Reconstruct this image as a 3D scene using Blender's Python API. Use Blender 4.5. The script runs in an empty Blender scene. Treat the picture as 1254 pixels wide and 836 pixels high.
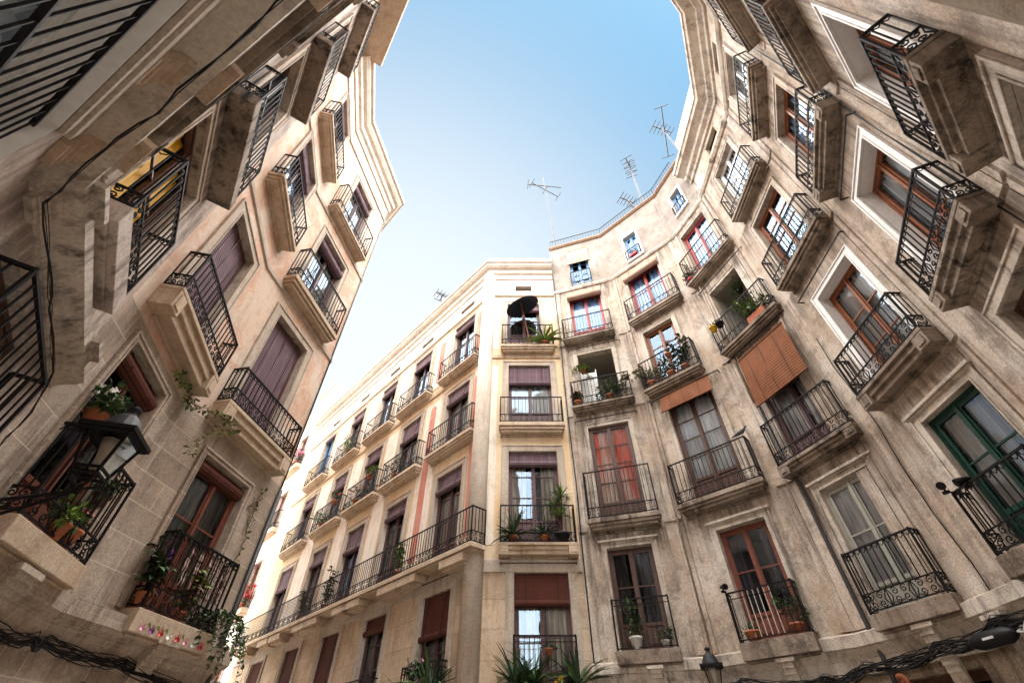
import bpy, math, random
from mathutils import Vector, Matrix
R = math.radians
random.seed(7)
scene = bpy.context.scene
col = scene.collection

# ------------------------------------------------------------------ camera, sky, sun, exposure
cam = bpy.data.objects.new('camera', bpy.data.cameras.new('camera'))
col.objects.link(cam)
cam.location = (0, 0, 1.6)
cam.rotation_euler = (R(90 + 45.05), 0, 0)
cam.data.sensor_width = 36.0
cam.data.lens = 552.0 / 1254.0 * 36.0
cam.data.clip_start = 0.02
cam.data.clip_end = 2000
scene.camera = cam

SUN_AZ, SUN_EL = 150.0, 60.0       # compass azimuth from +Y towards +X, elevation
world = bpy.data.worlds.new('World')
scene.world = world
world.use_nodes = True
wn = world.node_tree
bg = wn.nodes['Background']
sky = wn.nodes.new('ShaderNodeTexSky')
sky.sky_type = 'NISHITA'
sky.sun_disc = False
sky.sun_elevation = R(SUN_EL)
sky.sun_rotation = R(SUN_AZ)
sky.air_density = 1.0
sky.dust_density = 0.6
sky.ozone_density = 1.0
# thin bright haze low in the sky, strongest towards the side street
tc_ = wn.nodes.new('ShaderNodeTexCoord')
dt_ = wn.nodes.new('ShaderNodeVectorMath'); dt_.operation = 'DOT_PRODUCT'
wn.links.new(tc_.outputs['Generated'], dt_.inputs[0])
dt_.inputs[1].default_value = Vector((-0.28, 0.72, 0.42)).normalized()
hz_ = wn.nodes.new('ShaderNodeValToRGB')
hz_.color_ramp.elements[0].position = 0.49; hz_.color_ramp.elements[0].color = (0, 0, 0, 1)
hz_.color_ramp.elements[1].position = 0.995; hz_.color_ramp.elements[1].color = (1, 1, 1, 1)
hz_.color_ramp.interpolation = 'EASE'
wn.links.new(dt_.outputs['Value'], hz_.inputs[0])
tint_ = wn.nodes.new('ShaderNodeMix'); tint_.data_type = 'RGBA'; tint_.blend_type = 'MULTIPLY'
tint_.inputs[0].default_value = 1.0; tint_.inputs[7].default_value = (0.80, 1.04, 0.88, 1)
wn.links.new(sky.outputs[0], tint_.inputs[6])
mixs_ = wn.nodes.new('ShaderNodeMix'); mixs_.data_type = 'RGBA'
wn.links.new(hz_.outputs[0], mixs_.inputs[0]); wn.links.new(tint_.outputs[2], mixs_.inputs[6])
mixs_.inputs[7].default_value = (2.95, 3.2, 3.4, 1)
wn.links.new(mixs_.outputs[2], bg.inputs[0])
bg.inputs[1].default_value = 0.0435
sun = bpy.data.objects.new('sun', bpy.data.lights.new('sun', 'SUN'))
col.objects.link(sun)
sun.data.energy = 5.0
sun.data.angle = R(165)
sun.data.color = (1.0, 0.955, 0.91)
a_, e_ = R(SUN_AZ), R(SUN_EL)
sdir = Vector((math.sin(a_) * math.cos(e_), math.cos(a_) * math.cos(e_), math.sin(e_)))
sun.rotation_euler = sdir.to_track_quat('Z', 'Y').to_euler()
scene.view_settings.view_transform = 'Standard'
scene.view_settings.look = 'None'
scene.view_settings.gamma = 1
scene.view_settings.exposure = 2.9

# ------------------------------------------------------------------ materials
def newmat(name):
    m = bpy.data.materials.new(name); m.use_nodes = True
    nt = m.node_tree
    return m, nt, nt.nodes['Principled BSDF']

def N(nt, kind, **kw):
    n = nt.nodes.new(kind)
    for k, v in kw.items():
        if hasattr(n, k): setattr(n, k, v)
        else: n.inputs[k].default_value = v
    return n

def ramp(nt, src, stops):
    r = nt.nodes.new('ShaderNodeValToRGB')
    el = r.color_ramp.elements
    while len(el) > len(stops): el.remove(el[-1])
    while len(el) < len(stops): el.new(0.5)
    for e, (p, c) in zip(el, stops):
        e.position = p
        e.color = (c, c, c, 1) if isinstance(c, (int, float)) else (*c, 1)
    nt.links.new(src, r.inputs[0])
    return r.outputs[0]

def mixc(nt, fac, a, b, mode='MIX'):
    m = nt.nodes.new('ShaderNodeMix'); m.data_type = 'RGBA'; m.blend_type = mode
    for i, v in ((0, fac), (6, a), (7, b)):
        if isinstance(v, (int, float)): m.inputs[i].default_value = v
        elif isinstance(v, tuple): m.inputs[i].default_value = (*v, 1)
        else: nt.links.new(v, m.inputs[i])
    return m.outputs[2]

def pos(nt, scale=(1, 1, 1)):
    g = nt.nodes.new('ShaderNodeNewGeometry')
    mp = nt.nodes.new('ShaderNodeMapping'); mp.inputs['Scale'].default_value = scale
    nt.links.new(g.outputs['Position'], mp.inputs[0])
    return mp.outputs[0]

def noise(nt, vec, scale, detail=6, rough=0.6):
    n = nt.nodes.new('ShaderNodeTexNoise')
    n.inputs['Scale'].default_value = scale; n.inputs['Detail'].default_value = detail
    n.inputs['Roughness'].default_value = rough
    nt.links.new(vec, n.inputs['Vector'])
    return n.outputs['Fac']

def bump(nt, b, h, strength=0.3, dist=0.02):
    bp = nt.nodes.new('ShaderNodeBump')
    bp.inputs['Strength'].default_value = strength; bp.inputs['Distance'].default_value = dist
    nt.links.new(h, bp.inputs['Height']); nt.links.new(bp.outputs[0], b.inputs['Normal'])

def wallmat(name, base, dark, light, stain=0.5, streak=0.5, patch=0.4, blocks=None, joint=(0.18, 0.15, 0.12), swirl=None, rough=0.9, grit=0.35, drips=None):
    m, nt, b = newmat(name)
    p = pos(nt)
    n1 = noise(nt, p, 0.7, 8, 0.65)
    c = mixc(nt, ramp(nt, n1, [(0.38, 0.0), (0.64, min(1, patch * 1.7))]), base, light)
    if swirl:
        wv = nt.nodes.new('ShaderNodeTexWave'); wv.inputs['Scale'].default_value = 0.8
        wv.inputs['Distortion'].default_value = 11; wv.inputs['Detail'].default_value = 3; wv.inputs['Detail Scale'].default_value = 0.8
        nt.links.new(p, wv.inputs[0])
        c = mixc(nt, ramp(nt, wv.outputs['Fac'], [(0.40, 0.0), (0.62, 0.8), (0.80, 0.15), (0.95, 0.8)]), c, swirl)
    # repaired / flaked patches with a crisp outline
    n6 = noise(nt, p, 1.15, 9, 0.68)
    c = mixc(nt, ramp(nt, n6, [(0.615, 0.0), (0.63, patch * 0.75)]), c, light)
    n7 = noise(nt, pos(nt, (1.7, 1.7, 1.3)), 1.0, 10, 0.72)
    c = mixc(nt, ramp(nt, n7, [(0.60, 0.0), (0.635, stain * 0.8)]), c, tuple((x + y) / 2 for x, y in zip(base, dark)))
    # warm rusty washes
    n9 = noise(nt, pos(nt, (1.3, 1.3, 0.5)), 1.0, 7, 0.65)
    c = mixc(nt, ramp(nt, n9, [(0.48, 0.0), (0.68, 0.4)]), c, (base[0] * 0.98, base[1] * 0.82, base[2] * 0.66))
    # soot and damp
    n2 = noise(nt, p, 2.0, 12, 0.8)
    c = mixc(nt, ramp(nt, n2, [(0.50, 0.0), (0.58, stain * 0.55), (0.72, stain)]), c, dark)
    n3 = noise(nt, pos(nt, (5.0, 5.0, 0.40)), 1.0, 8, 0.7)
    n3b = noise(nt, p, 0.55, 4, 0.55)
    st = nt.nodes.new('ShaderNodeMath'); st.operation = 'MULTIPLY'
    nt.links.new(ramp(nt, n3, [(0.50, 0.0), (0.66, 1.0)]), st.inputs[0])
    nt.links.new(ramp(nt, n3b, [(0.38, 0.0), (0.56, streak)]), st.inputs[1])
    c = mixc(nt, st.outputs[0], c, dark)
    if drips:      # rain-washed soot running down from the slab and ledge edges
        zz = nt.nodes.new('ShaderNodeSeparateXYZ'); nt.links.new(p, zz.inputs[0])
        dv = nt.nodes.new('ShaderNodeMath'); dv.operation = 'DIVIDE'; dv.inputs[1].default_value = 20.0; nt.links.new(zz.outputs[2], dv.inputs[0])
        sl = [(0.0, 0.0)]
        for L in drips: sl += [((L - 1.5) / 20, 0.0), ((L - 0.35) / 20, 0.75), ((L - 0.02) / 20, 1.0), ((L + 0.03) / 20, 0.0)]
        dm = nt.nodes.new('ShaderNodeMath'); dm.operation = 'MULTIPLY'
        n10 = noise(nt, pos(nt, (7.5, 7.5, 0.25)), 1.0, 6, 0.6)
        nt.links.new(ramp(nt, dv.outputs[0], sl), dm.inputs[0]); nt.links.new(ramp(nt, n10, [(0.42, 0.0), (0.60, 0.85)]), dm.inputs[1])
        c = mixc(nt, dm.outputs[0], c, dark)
    n4 = noise(nt, p, 30, 6, 0.75)
    c = mixc(nt, ramp(nt, n4, [(0.38, grit), (0.62, 0.0)]), c, dark)
    n5 = noise(nt, p, 8, 5, 0.75)
    c = mixc(nt, ramp(nt, n5, [(0.66, 0.0), (0.70, 0.55)]), c, light)
    n8 = noise(nt, p, 5.5, 6, 0.75)
    c = mixc(nt, ramp(nt, n8, [(0.67, 0.0), (0.71, 0.75 * stain)]), c, dark)
    h = n4
    if blocks:
        uv = nt.nodes.new('ShaderNodeUVMap')
        bt = nt.nodes.new('ShaderNodeTexBrick')
        bt.inputs['Scale'].default_value = 1.0
        bt.inputs['Brick Width'].default_value = blocks[0]; bt.inputs['Row Height'].default_value = blocks[1]
        bt.inputs['Mortar Size'].default_value = 0.008; bt.inputs['Mortar Smooth'].default_value = 0.3
        bt.inputs['Color1'].default_value = (0.66, 0.62, 0.58, 1); bt.inputs['Color2'].default_value = (1, 0.97, 0.92, 1)
        bt.inputs['Mortar'].default_value = (1, 1, 1, 1)
        wob = nt.nodes.new('ShaderNodeMix'); wob.data_type = 'RGBA'; wob.blend_type = 'ADD'; wob.inputs[0].default_value = 0.02
        nz = nt.nodes.new('ShaderNodeTexNoise'); nz.inputs['Scale'].default_value = 4
        nt.links.new(uv.outputs[0], nz.inputs['Vector']); nt.links.new(uv.outputs[0], wob.inputs[6]); nt.links.new(nz.outputs['Color'], wob.inputs[7])
        nt.links.new(wob.outputs[2], bt.inputs[0])
        c = mixc(nt, 0.6, c, bt.outputs['Color'], 'MULTIPLY')
        c = mixc(nt, ramp(nt, bt.outputs['Fac'], [(0.0, 0.0), (1.0, 0.7)]), c, joint)
    nt.links.new(c, b.inputs['Base Color'])
    b.inputs['Roughness'].default_value = rough; b.inputs['Specular IOR Level'].default_value = 0.2
    hh = nt.nodes.new('ShaderNodeMath'); hh.operation = 'ADD'
    nt.links.new(n4, hh.inputs[0]); nt.links.new(n2, hh.inputs[1])
    bump(nt, b, hh.outputs[0], 0.55, 0.02)
    return m

def plain(name, c, rough=0.6, metal=0.0, var=0.25, scale=12, dark=None, spec=0.35):
    m, nt, b = newmat(name)
    n = noise(nt, pos(nt), scale, 5, 0.65)
    d = dark or tuple(x * (1 - var * 2) for x in c)
    nt.links.new(mixc(nt, ramp(nt, n, [(0.35, 0.0), (0.75, 1.0)]), c, d), b.inputs['Base Color'])
    b.inputs['Roughness'].default_value = rough; b.inputs['Metallic'].default_value = metal; b.inputs['Specular IOR Level'].default_value = spec
    bump(nt, b, n, 0.15, 0.005)
    return m

def slatmat(name, c, c2, period, axis=2, vert=1.35):
    """horizontal slats of a roller blind, with thin stitching lines"""
    m, nt, b = newmat(name)
    tc = nt.nodes.new('ShaderNodeTexCoord'); sp = nt.nodes.new('ShaderNodeSeparateXYZ')
    nt.links.new(tc.outputs['Object'], sp.inputs[0])
    def saw(o, per):
        a = nt.nodes.new('ShaderNodeMath'); a.operation = 'DIVIDE'; a.inputs[1].default_value = per; nt.links.new(o, a.inputs[0])
        f = nt.nodes.new('ShaderNodeMath'); f.operation = 'FRACT'; nt.links.new(a.outputs[0], f.inputs[0]); return f.outputs[0]
    s = saw(sp.outputs[axis], period)
    n = noise(nt, pos(nt), 3.0, 5, 0.6)
    c0 = mixc(nt, ramp(nt, n, [(0.35, 0.0), (0.7, 0.7)]), c, tuple(x * 0.65 for x in c))
    c0 = mixc(nt, ramp(nt, s, [(0.0, 1.0), (0.34, 0.0), (1.0, 0.0)]), c0, c2)
    s2 = saw(sp.outputs[0], 0.26)
    c0 = mixc(nt, ramp(nt, s2, [(0.0, 0.6), (0.05, 0.0), (1.0, 0.0)]), c0, tuple(min(1, x * vert + .005) for x in c))
    nt.links.new(c0, b.inputs['Base Color']); b.inputs['Roughness'].default_value = 0.8; b.inputs['Specular IOR Level'].default_value = 0.1
    bump(nt, b, ramp(nt, s, [(0.0, 0.0), (0.3, 1.0), (0.8, 1.0), (1.0, 0.0)]), 0.5, 0.008)
    return m

M = {}
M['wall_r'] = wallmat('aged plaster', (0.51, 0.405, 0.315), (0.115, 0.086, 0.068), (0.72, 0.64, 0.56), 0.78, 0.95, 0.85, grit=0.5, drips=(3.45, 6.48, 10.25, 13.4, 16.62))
M['wall_r_low'] = wallmat('dark sooty stone', (0.27, 0.20, 0.14), (0.05, 0.036, 0.028), (0.40, 0.31, 0.22), 0.9, 0.95, 0.4, grit=0.6)
M['wall_r_attic'] = wallmat('grey attic plaster', (0.235, 0.195, 0.165), (0.11, 0.09, 0.077), (0.35, 0.305, 0.265), 0.7, 0.7, 0.6, grit=0.4)
M['parapet'] = wallmat('cream parapet plaster', (0.66, 0.53, 0.40), (0.40, 0.30, 0.22), (0.74, 0.64, 0.53), 0.3, 0.4, 0.4)
M['wall_paint'] = wallmat('marbled painted plaster', (0.72, 0.565, 0.455), (0.36, 0.26, 0.19), (0.80, 0.70, 0.61), 0.4, 0.4, 0.4, swirl=(0.66, 0.36, 0.25), grit=0.4)
M['ashlar'] = wallmat('sandstone blocks', (0.51, 0.42, 0.35), (0.19, 0.145, 0.12), (0.63, 0.55, 0.48), 0.65, 0.85, 0.5, blocks=(0.85, 0.42), joint=(0.62, 0.54, 0.44), grit=0.5)
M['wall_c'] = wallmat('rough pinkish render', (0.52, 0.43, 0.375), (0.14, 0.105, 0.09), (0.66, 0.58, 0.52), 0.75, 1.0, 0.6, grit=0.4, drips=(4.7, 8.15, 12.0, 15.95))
M['wall_s'] = wallmat('ochre plaster', (0.74, 0.55, 0.35), (0.50, 0.33, 0.18), (0.80, 0.69, 0.53), 0.5, 0.5, 0.55, grit=0.4)
M['wall_s_low'] = wallmat('cream block plaster', (0.62, 0.48, 0.35), (0.30, 0.20, 0.14), (0.72, 0.61, 0.49), 0.7, 0.9, 0.5, blocks=(4.0, 0.62), joint=(0.2, 0.15, 0.11), grit=0.4)
M['white_panel'] = wallmat('white painted panel', (0.80, 0.72, 0.63), (0.46, 0.35, 0.26), (0.85, 0.80, 0.74), 0.55, 0.8, 0.4, grit=0.2)
M['red_panel'] = wallmat('red painted panel', (0.56, 0.20, 0.14), (0.34, 0.13, 0.10), (0.66, 0.36, 0.29), 0.4, 0.4, 0.5)
M['stone'] = wallmat('grey beige stone trim', (0.53, 0.45, 0.375), (0.22, 0.17, 0.135), (0.66, 0.57, 0.48), 0.45, 0.6, 0.5, grit=0.5)
M['stone_r'] = wallmat('dirty stone trim', (0.53, 0.45, 0.375), (0.11, 0.088, 0.075), (0.70, 0.63, 0.55), 0.75, 1.0, 0.6, grit=0.3)
M['slab'] = wallmat('soot stained slab', (0.23, 0.175, 0.135), (0.022, 0.018, 0.016), (0.44, 0.36, 0.29), 0.95, 1.0, 0.6, grit=0.35)
M['slab_s'] = wallmat('clean stone slab', (0.55, 0.43, 0.32), (0.25, 0.165, 0.11), (0.66, 0.54, 0.42), 0.6, 0.7, 0.5, grit=0.4)
M['white_trim'] = plain('white painted trim', (0.80, 0.78, 0.76), 0.6, var=0.08)
M['iron'] = plain('black wrought iron', (0.012, 0.010, 0.011), 0.65, 0.0, 0.2, 60, spec=0.15)
M['iron_white'] = plain('pale worn paint', (0.55, 0.5, 0.45), 0.6, 0.0, 0.3, 40)
M['wood_dark'] = plain('dark brown wood', (0.10, 0.045, 0.03), 0.45, dark=(0.045, 0.022, 0.018))
M['wood_red'] = plain('red brown wood', (0.20, 0.065, 0.04), 0.45, dark=(0.11, 0.035, 0.025))
M['wood_orange'] = plain('varnished orange wood', (0.28, 0.10, 0.045), 0.4, dark=(0.15, 0.05, 0.025), spec=0.25)
M['wood_purple'] = plain('purple brown wood', (0.12, 0.06, 0.06), 0.5, dark=(0.06, 0.03, 0.035))
M['paint_red'] = plain('faded red paint', (0.36, 0.05, 0.045), 0.4, var=0.2)
M['paint_green'] = plain('dark green paint', (0.010, 0.048, 0.033), 0.4, var=0.2, spec=0.25)
M['paint_grey'] = plain('grey green paint', (0.36, 0.35, 0.30), 0.5, var=0.15)
M['paint_blue'] = plain('blue paint', (0.12, 0.24, 0.42), 0.5, var=0.2)
M['paint_white'] = plain('white paint', (0.74, 0.74, 0.74), 0.5, var=0.1)
M['paint_yellow'] = plain('yellow curtain cloth', (0.75, 0.42, 0.02), 0.6, var=0.15)
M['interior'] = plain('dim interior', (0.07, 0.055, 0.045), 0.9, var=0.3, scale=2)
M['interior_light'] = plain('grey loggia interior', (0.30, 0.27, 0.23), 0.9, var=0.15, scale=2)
M['blind_purple'] = slatmat('aged brown slat blind', (0.18, 0.12, 0.14), (0.045, 0.027, 0.036), 0.06, vert=2.6)
M['blind_brown'] = slatmat('dark red slat blind', (0.11, 0.038, 0.028), (0.03, 0.012, 0.01), 0.045)
M['blind_beige'] = slatmat('beige slat blind', (0.45, 0.31, 0.24), (0.25, 0.16, 0.12), 0.045)
M['blind_orange'] = slatmat('orange wooden blind', (0.21, 0.083, 0.040), (0.06, 0.022, 0.012), 0.075)
M['terracotta'] = plain('terracotta', (0.42, 0.14, 0.065), 0.8, var=0.2)
M['pot_white'] = plain('white ceramic', (0.7, 0.68, 0.64), 0.5, var=0.1)
M['pot_black'] = plain('black plastic', (0.010, 0.010, 0.012), 0.5, spec=0.2)
M['pot_yellow'] = plain('yellow plastic', (0.75, 0.42, 0.02), 0.45, var=0.1)
M['leaf'] = plain('green leaves', (0.075, 0.14, 0.035), 0.5, dark=(0.03, 0.065, 0.02), scale=25)
M['leaf_dark'] = plain('dark blue green leaves', (0.035, 0.075, 0.035), 0.45, dark=(0.015, 0.03, 0.018), scale=25)
M['leaf_lime'] = plain('fresh lime leaves', (0.22, 0.32, 0.05), 0.5, dark=(0.09, 0.16, 0.03), scale=25)
M['leaf_dry'] = plain('dry olive leaves', (0.20, 0.17, 0.07), 0.6, dark=(0.09, 0.08, 0.04), scale=25)
M['flower_red'] = plain('red petals', (0.55, 0.03, 0.04), 0.5, var=0.15)
M['flower_pink'] = plain('pink petals', (0.75, 0.35, 0.45), 0.5, var=0.1)
M['flower_white'] = plain('white petals', (0.8, 0.78, 0.74), 0.5, var=0.05)
M['flower_purple'] = plain('purple petals', (0.20, 0.03, 0.22), 0.5, var=0.1)
M['cable'] = plain('black cable', (0.012, 0.011, 0.011), 0.6, spec=0.2)
M['pipe'] = plain('dark drainpipe', (0.045, 0.04, 0.04), 0.5)
M['pipe_pale'] = plain('painted pipe', (0.40, 0.31, 0.24), 0.6)
M['aluminium'] = plain('weathered dark metal', (0.03, 0.03, 0.034), 0.5, 0.0, spec=0.2)
M['navy'] = plain('navy canvas', (0.018, 0.024, 0.05), 0.8)
M['rooftile'] = plain('old roof tile', (0.30, 0.19, 0.13), 0.85, var=0.3)
M['pigeon'] = plain('grey feathers', (0.075, 0.075, 0.085), 0.6)
M['ground'] = wallmat('stone paving', (0.36, 0.32, 0.27), (0.18, 0.155, 0.13), (0.44, 0.40, 0.35), 0.5, 0.1, 0.5, blocks=(0.6, 0.4), joint=(0.12, 0.11, 0.10))
M['lampglass_frame'] = M['iron']

def curtain_mat(name, c, c2, sc=9):
    m, nt, b = newmat(name)
    n = noise(nt, pos(nt, (sc, sc, sc * .09)), 1.0, 4, 0.5)
    nt.links.new(mixc(nt, ramp(nt, n, [(0.38, 0.0), (0.55, 1.0)]), c, c2), b.inputs['Base Color'])  # c2 stripes paint fold shading; on the orange curtain they are pattern
    b.inputs['Roughness'].default_value = 0.9; b.inputs['Specular IOR Level'].default_value = 0.1
    return m
M['curtain_white'] = curtain_mat('white net curtain', (0.92, 0.91, 0.89), (0.68, 0.67, 0.66))
M['curtain_cream'] = curtain_mat('cream net curtain', (0.76, 0.68, 0.55), (0.38, 0.31, 0.24))
M['curtain_orange'] = curtain_mat('orange red curtain', (0.95, 0.78, 0.66), (0.86, 0.20, 0.10), 3.5)
M['curtain_blue_reflection'] = curtain_mat('pale blue curtain and painted sky reflection', (0.46, 0.58, 0.76), (0.22, 0.34, 0.56))  # this blue also stands in for sky reflected in some upper windows
M['curtain_grey'] = curtain_mat('dusty grey curtain', (0.36, 0.35, 0.30), (0.22, 0.21, 0.18))
M['curtain_dark'] = curtain_mat('dark drape', (0.10, 0.08, 0.075), (0.04, 0.035, 0.035))
m_, nt_, b_ = newmat('patterned cloth')
n_ = noise(nt_, pos(nt_, (22, 22, 9)), 1.0, 2, 0.5)
nt_.links.new(ramp(nt_, n_, [(0.40, (0.03, 0.02, 0.022)), (0.47, (0.30, 0.05, 0.04)), (0.53, (0.72, 0.62, 0.55)), (0.60, (0.28, 0.05, 0.04)), (0.66, (0.03, 0.02, 0.022))]), b_.inputs['Base Color'])
b_.inputs['Roughness'].default_value = 0.9
M['stripe_cloth'] = m_

def glassmat(name, refl=0.22, tint=(0.85, 0.9, 0.95)):
    m = bpy.data.materials.new(name); m.use_nodes = True
    nt = m.node_tree; nt.nodes.clear()
    out = nt.nodes.new('ShaderNodeOutputMaterial'); mx = nt.nodes.new('ShaderNodeMixShader')
    tr = nt.nodes.new('ShaderNodeBsdfTransparent'); gl = nt.nodes.new('ShaderNodeBsdfGlossy')
    gl.inputs['Roughness'].default_value = 0.015; gl.inputs['Color'].default_value = (0.62, 0.80, 1, 1)  # blue put into the gloss colour, so reflections look like sky
    tr.inputs['Color'].default_value = (*tint, 1)
    fr = nt.nodes.new('ShaderNodeFresnel'); fr.inputs['IOR'].default_value = 1.5
    ad = nt.nodes.new('ShaderNodeMath'); ad.operation = 'ADD'; ad.use_clamp = True; ad.inputs[1].default_value = refl
    nt.links.new(fr.outputs[0], ad.inputs[0]); nt.links.new(ad.outputs[0], mx.inputs[0])
    n = nt.nodes.new('ShaderNodeTexNoise'); n.inputs['Scale'].default_value = 1.6; n.inputs['Detail'].default_value = 1
    g = nt.nodes.new('ShaderNodeNewGeometry'); nt.links.new(g.outputs['Position'], n.inputs['Vector'])
    bp = nt.nodes.new('ShaderNodeBump'); bp.inputs['Strength'].default_value = 0.12; bp.inputs['Distance'].default_value = 0.06
    nt.links.new(n.outputs['Fac'], bp.inputs['Height']); nt.links.new(bp.outputs[0], gl.inputs['Normal'])
    nt.links.new(tr.outputs[0], mx.inputs[1]); nt.links.new(gl.outputs[0], mx.inputs[2]); nt.links.new(mx.outputs[0], out.inputs[0])
    return m
M['glass'] = glassmat('old window glass', 0.035, (0.96, 0.98, 1.0))
M['glass_lamp'] = glassmat('dusty lamp glass', 0.02, (0.75, 0.72, 0.66))

# ------------------------------------------------------------------ mesh builder
class MB:
    def __init__(s): s.v = []; s.f = []; s.mi = []; s.uv = []; s.mats = []
    def mat(s, m):
        if m not in s.mats: s.mats.append(m)
        return s.mats.index(m)
    def face(s, pts, m, uv=None):
        i = len(s.v); s.v += [tuple(p) for p in pts]
        s.f.append(tuple(range(i, i + len(pts)))); s.mi.append(s.mat(m))
        s.uv.append(uv or [(0, 0)] * len(pts))
    def box(s, x0, x1, y0, y1, z0, z1, m, F=None):
        i = len(s.v)
        P = [(x0, y0, z0), (x1, y0, z0), (x1, y1, z0), (x0, y1, z0), (x0, y0, z1), (x1, y0, z1), (x1, y1, z1), (x0, y1, z1)]
        if F: P = [tuple(F(*p)) for p in P]
        s.v += P
        k = s.mat(m)
        for q in ((0, 3, 2, 1), (4, 5, 6, 7), (0, 1, 5, 4), (1, 2, 6, 5), (2, 3, 7, 6), (3, 0, 4, 7)):
            s.f.append(tuple(i + j for j in q)); s.mi.append(k)
            s.uv.append([(P[j][0] + P[j][1], P[j][2]) for j in q])
    def bar(s, a, b, r, m, n=4, r2=None):
        s.tube([a, b], r, m, n, [r, r2 if r2 is not None else r])
    def tube(s, pts, r, m, n=4, rads=None, cap=True):
        pts = [Vector(p) for p in pts]; k = s.mat(m); i0 = len(s.v); L = len(pts)
        up = None
        for i, p in enumerate(pts):
            t = (pts[min(i + 1, L - 1)] - pts[max(i - 1, 0)])
            if t.length < 1e-9: t = Vector((0, 0, 1))
            t.normalize()
            if up is None:
                up = Vector((0, 1, 0)) if abs(t.y) < 0.9 else Vector((1, 0, 0))
            u = t.cross(up)
            if u.length < 1e-4: u = t.cross(Vector((0.3, 0.5, 0.8)))
            u.normalize(); w = u.cross(t).normalized(); up = w
            rr = rads[i] if rads else r
            for j in range(n):
                a = 2 * math.pi * (j + 0.5) / n
                s.v.append(tuple(p + (u * math.cos(a) + w * math.sin(a)) * rr * (1.414 if n == 4 else 1)))
        for i in range(L - 1):
            for j in range(n):
                a = i0 + i * n + j; b = i0 + i * n + (j + 1) % n
                s.f.append((a, b, b + n, a + n)); s.mi.append(k); s.uv.append([(0, 0)] * 4)
        if cap:
            s.f.append(tuple(i0 + j for j in reversed(range(n)))); s.mi.append(k); s.uv.append([(0, 0)] * n)
            s.f.append(tuple(i0 + (L - 1) * n + j for j in range(n))); s.mi.append(k); s.uv.append([(0, 0)] * n)
    def lathe(s, prof, m, n=12, c=(0, 0, 0)):
        k = s.mat(m); i0 = len(s.v)
        for r, z in prof:
            for j in range(n):
                a = 2 * math.pi * j / n
                s.v.append((c[0] + r * math.cos(a), c[1] + r * math.sin(a), c[2] + z))
        for i in range(len(prof) - 1):
            for j in range(n):
                a = i0 + i * n + j; b = i0 + i * n + (j + 1) % n
                s.f.append((a, b, b + n, a + n)); s.mi.append(k); s.uv.append([(0, 0)] * 4)
    def mesh(s, name, smooth=False):
        me = bpy.data.meshes.new(name)
        me.from_pydata(s.v, [], s.f)
        for m in s.mats: me.materials.append(m)
        me.polygons.foreach_set('material_index', s.mi)
        uvl = me.uv_layers.new(name='UVMap')
        flat = []
        for u in s.uv:
            for a in u: flat += [a[0], a[1]]
        uvl.data.foreach_set('uv', flat)
        if smooth: me.polygons.foreach_set('use_smooth', [True] * len(s.f))
        me.update()
        return me

def link(name, me, parent=None, loc=(0, 0, 0), rz=0.0):
    o = bpy.data.objects.new(name, me); col.objects.link(o)
    o.location = loc; o.rotation_euler = (0, 0, rz)
    if parent: o.parent = parent
    return o
def bev(o, w=0.01, seg=1):
    b = o.modifiers.new('bevel', 'BEVEL'); b.width = w; b.segments = seg; b.limit_method = 'ANGLE'
    return o
def tag(o, label=None, cat=None, group=None, kind=None):
    if label: o['label'] = label
    if cat: o['category'] = cat
    if group: o['group'] = group
    if kind: o['kind'] = kind
    return o
def thing(name, label, cat, loc=(0, 0, 0), rz=0.0, group=None):
    return tag(link(name, None, None, loc, rz), label, cat, group)

# ------------------------------------------------------------------ facets of the square (measured plan)
class Facet:
    """a vertical wall plane: s along it, n out towards the square, z up"""
    def __init__(f, p, deg, flip):
        f.p = Vector((p[0], p[1], 0)); f.flip = flip
        f.ang = R(deg) + (math.pi if flip < 0 else 0)
        f.x = Vector((math.cos(f.ang), math.sin(f.ang), 0)); f.n = Vector((-math.sin(f.ang), math.cos(f.ang), 0))
    def at(f, s, n=0, z=0): return f.p + f.x * (s * f.flip) + f.n * n + Vector((0, 0, z))
FA = {
 'R1': Facet((3.0, 11.85), -18, -1), 'R2': Facet((5.05, 10.62), -44, -1), 'R3': Facet((6.58, 8.6), -68.5, -1),
 'R4': Facet((6.87, 6.15), -90, -1), 'R5': Facet((6.27, 3.65), -114.5, -1), 'R6': Facet((4.95, 1.7), -138, -1),
 'R7': Facet((2.6, 0.16), -161, -1),
 'S': Facet((1.0, 12.25), 0, -1), 'T': Facet((-0.95, 12.25), 133, 1),
 'A': Facet((-5.29, 7.58), -100, 1), 'B': Facet((-5.32, 4.95), -77.5, 1), 'C': Facet((-4.9, 3.57), -56, 1),
 'D': Facet((-3.46, 1.44), -29.5, 1)}
def sint(a, b):
    """s on facet a where it meets facet b"""
    A, B = FA[a], FA[b]
    d = B.p - A.p
    det = A.x.x * (-B.x.y) - (-B.x.x) * A.x.y
    t = (d.x * (-B.x.y) - (-B.x.x) * d.y) / det
    return t * A.flip
def rng(a, prev=None, nxt=None, s0=None, s1=None):
    """s range ordered low to high"""
    x = sint(a, prev) if prev else s0; y = sint(a, nxt) if nxt else s1
    return (min(x, y), max(x, y))

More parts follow.
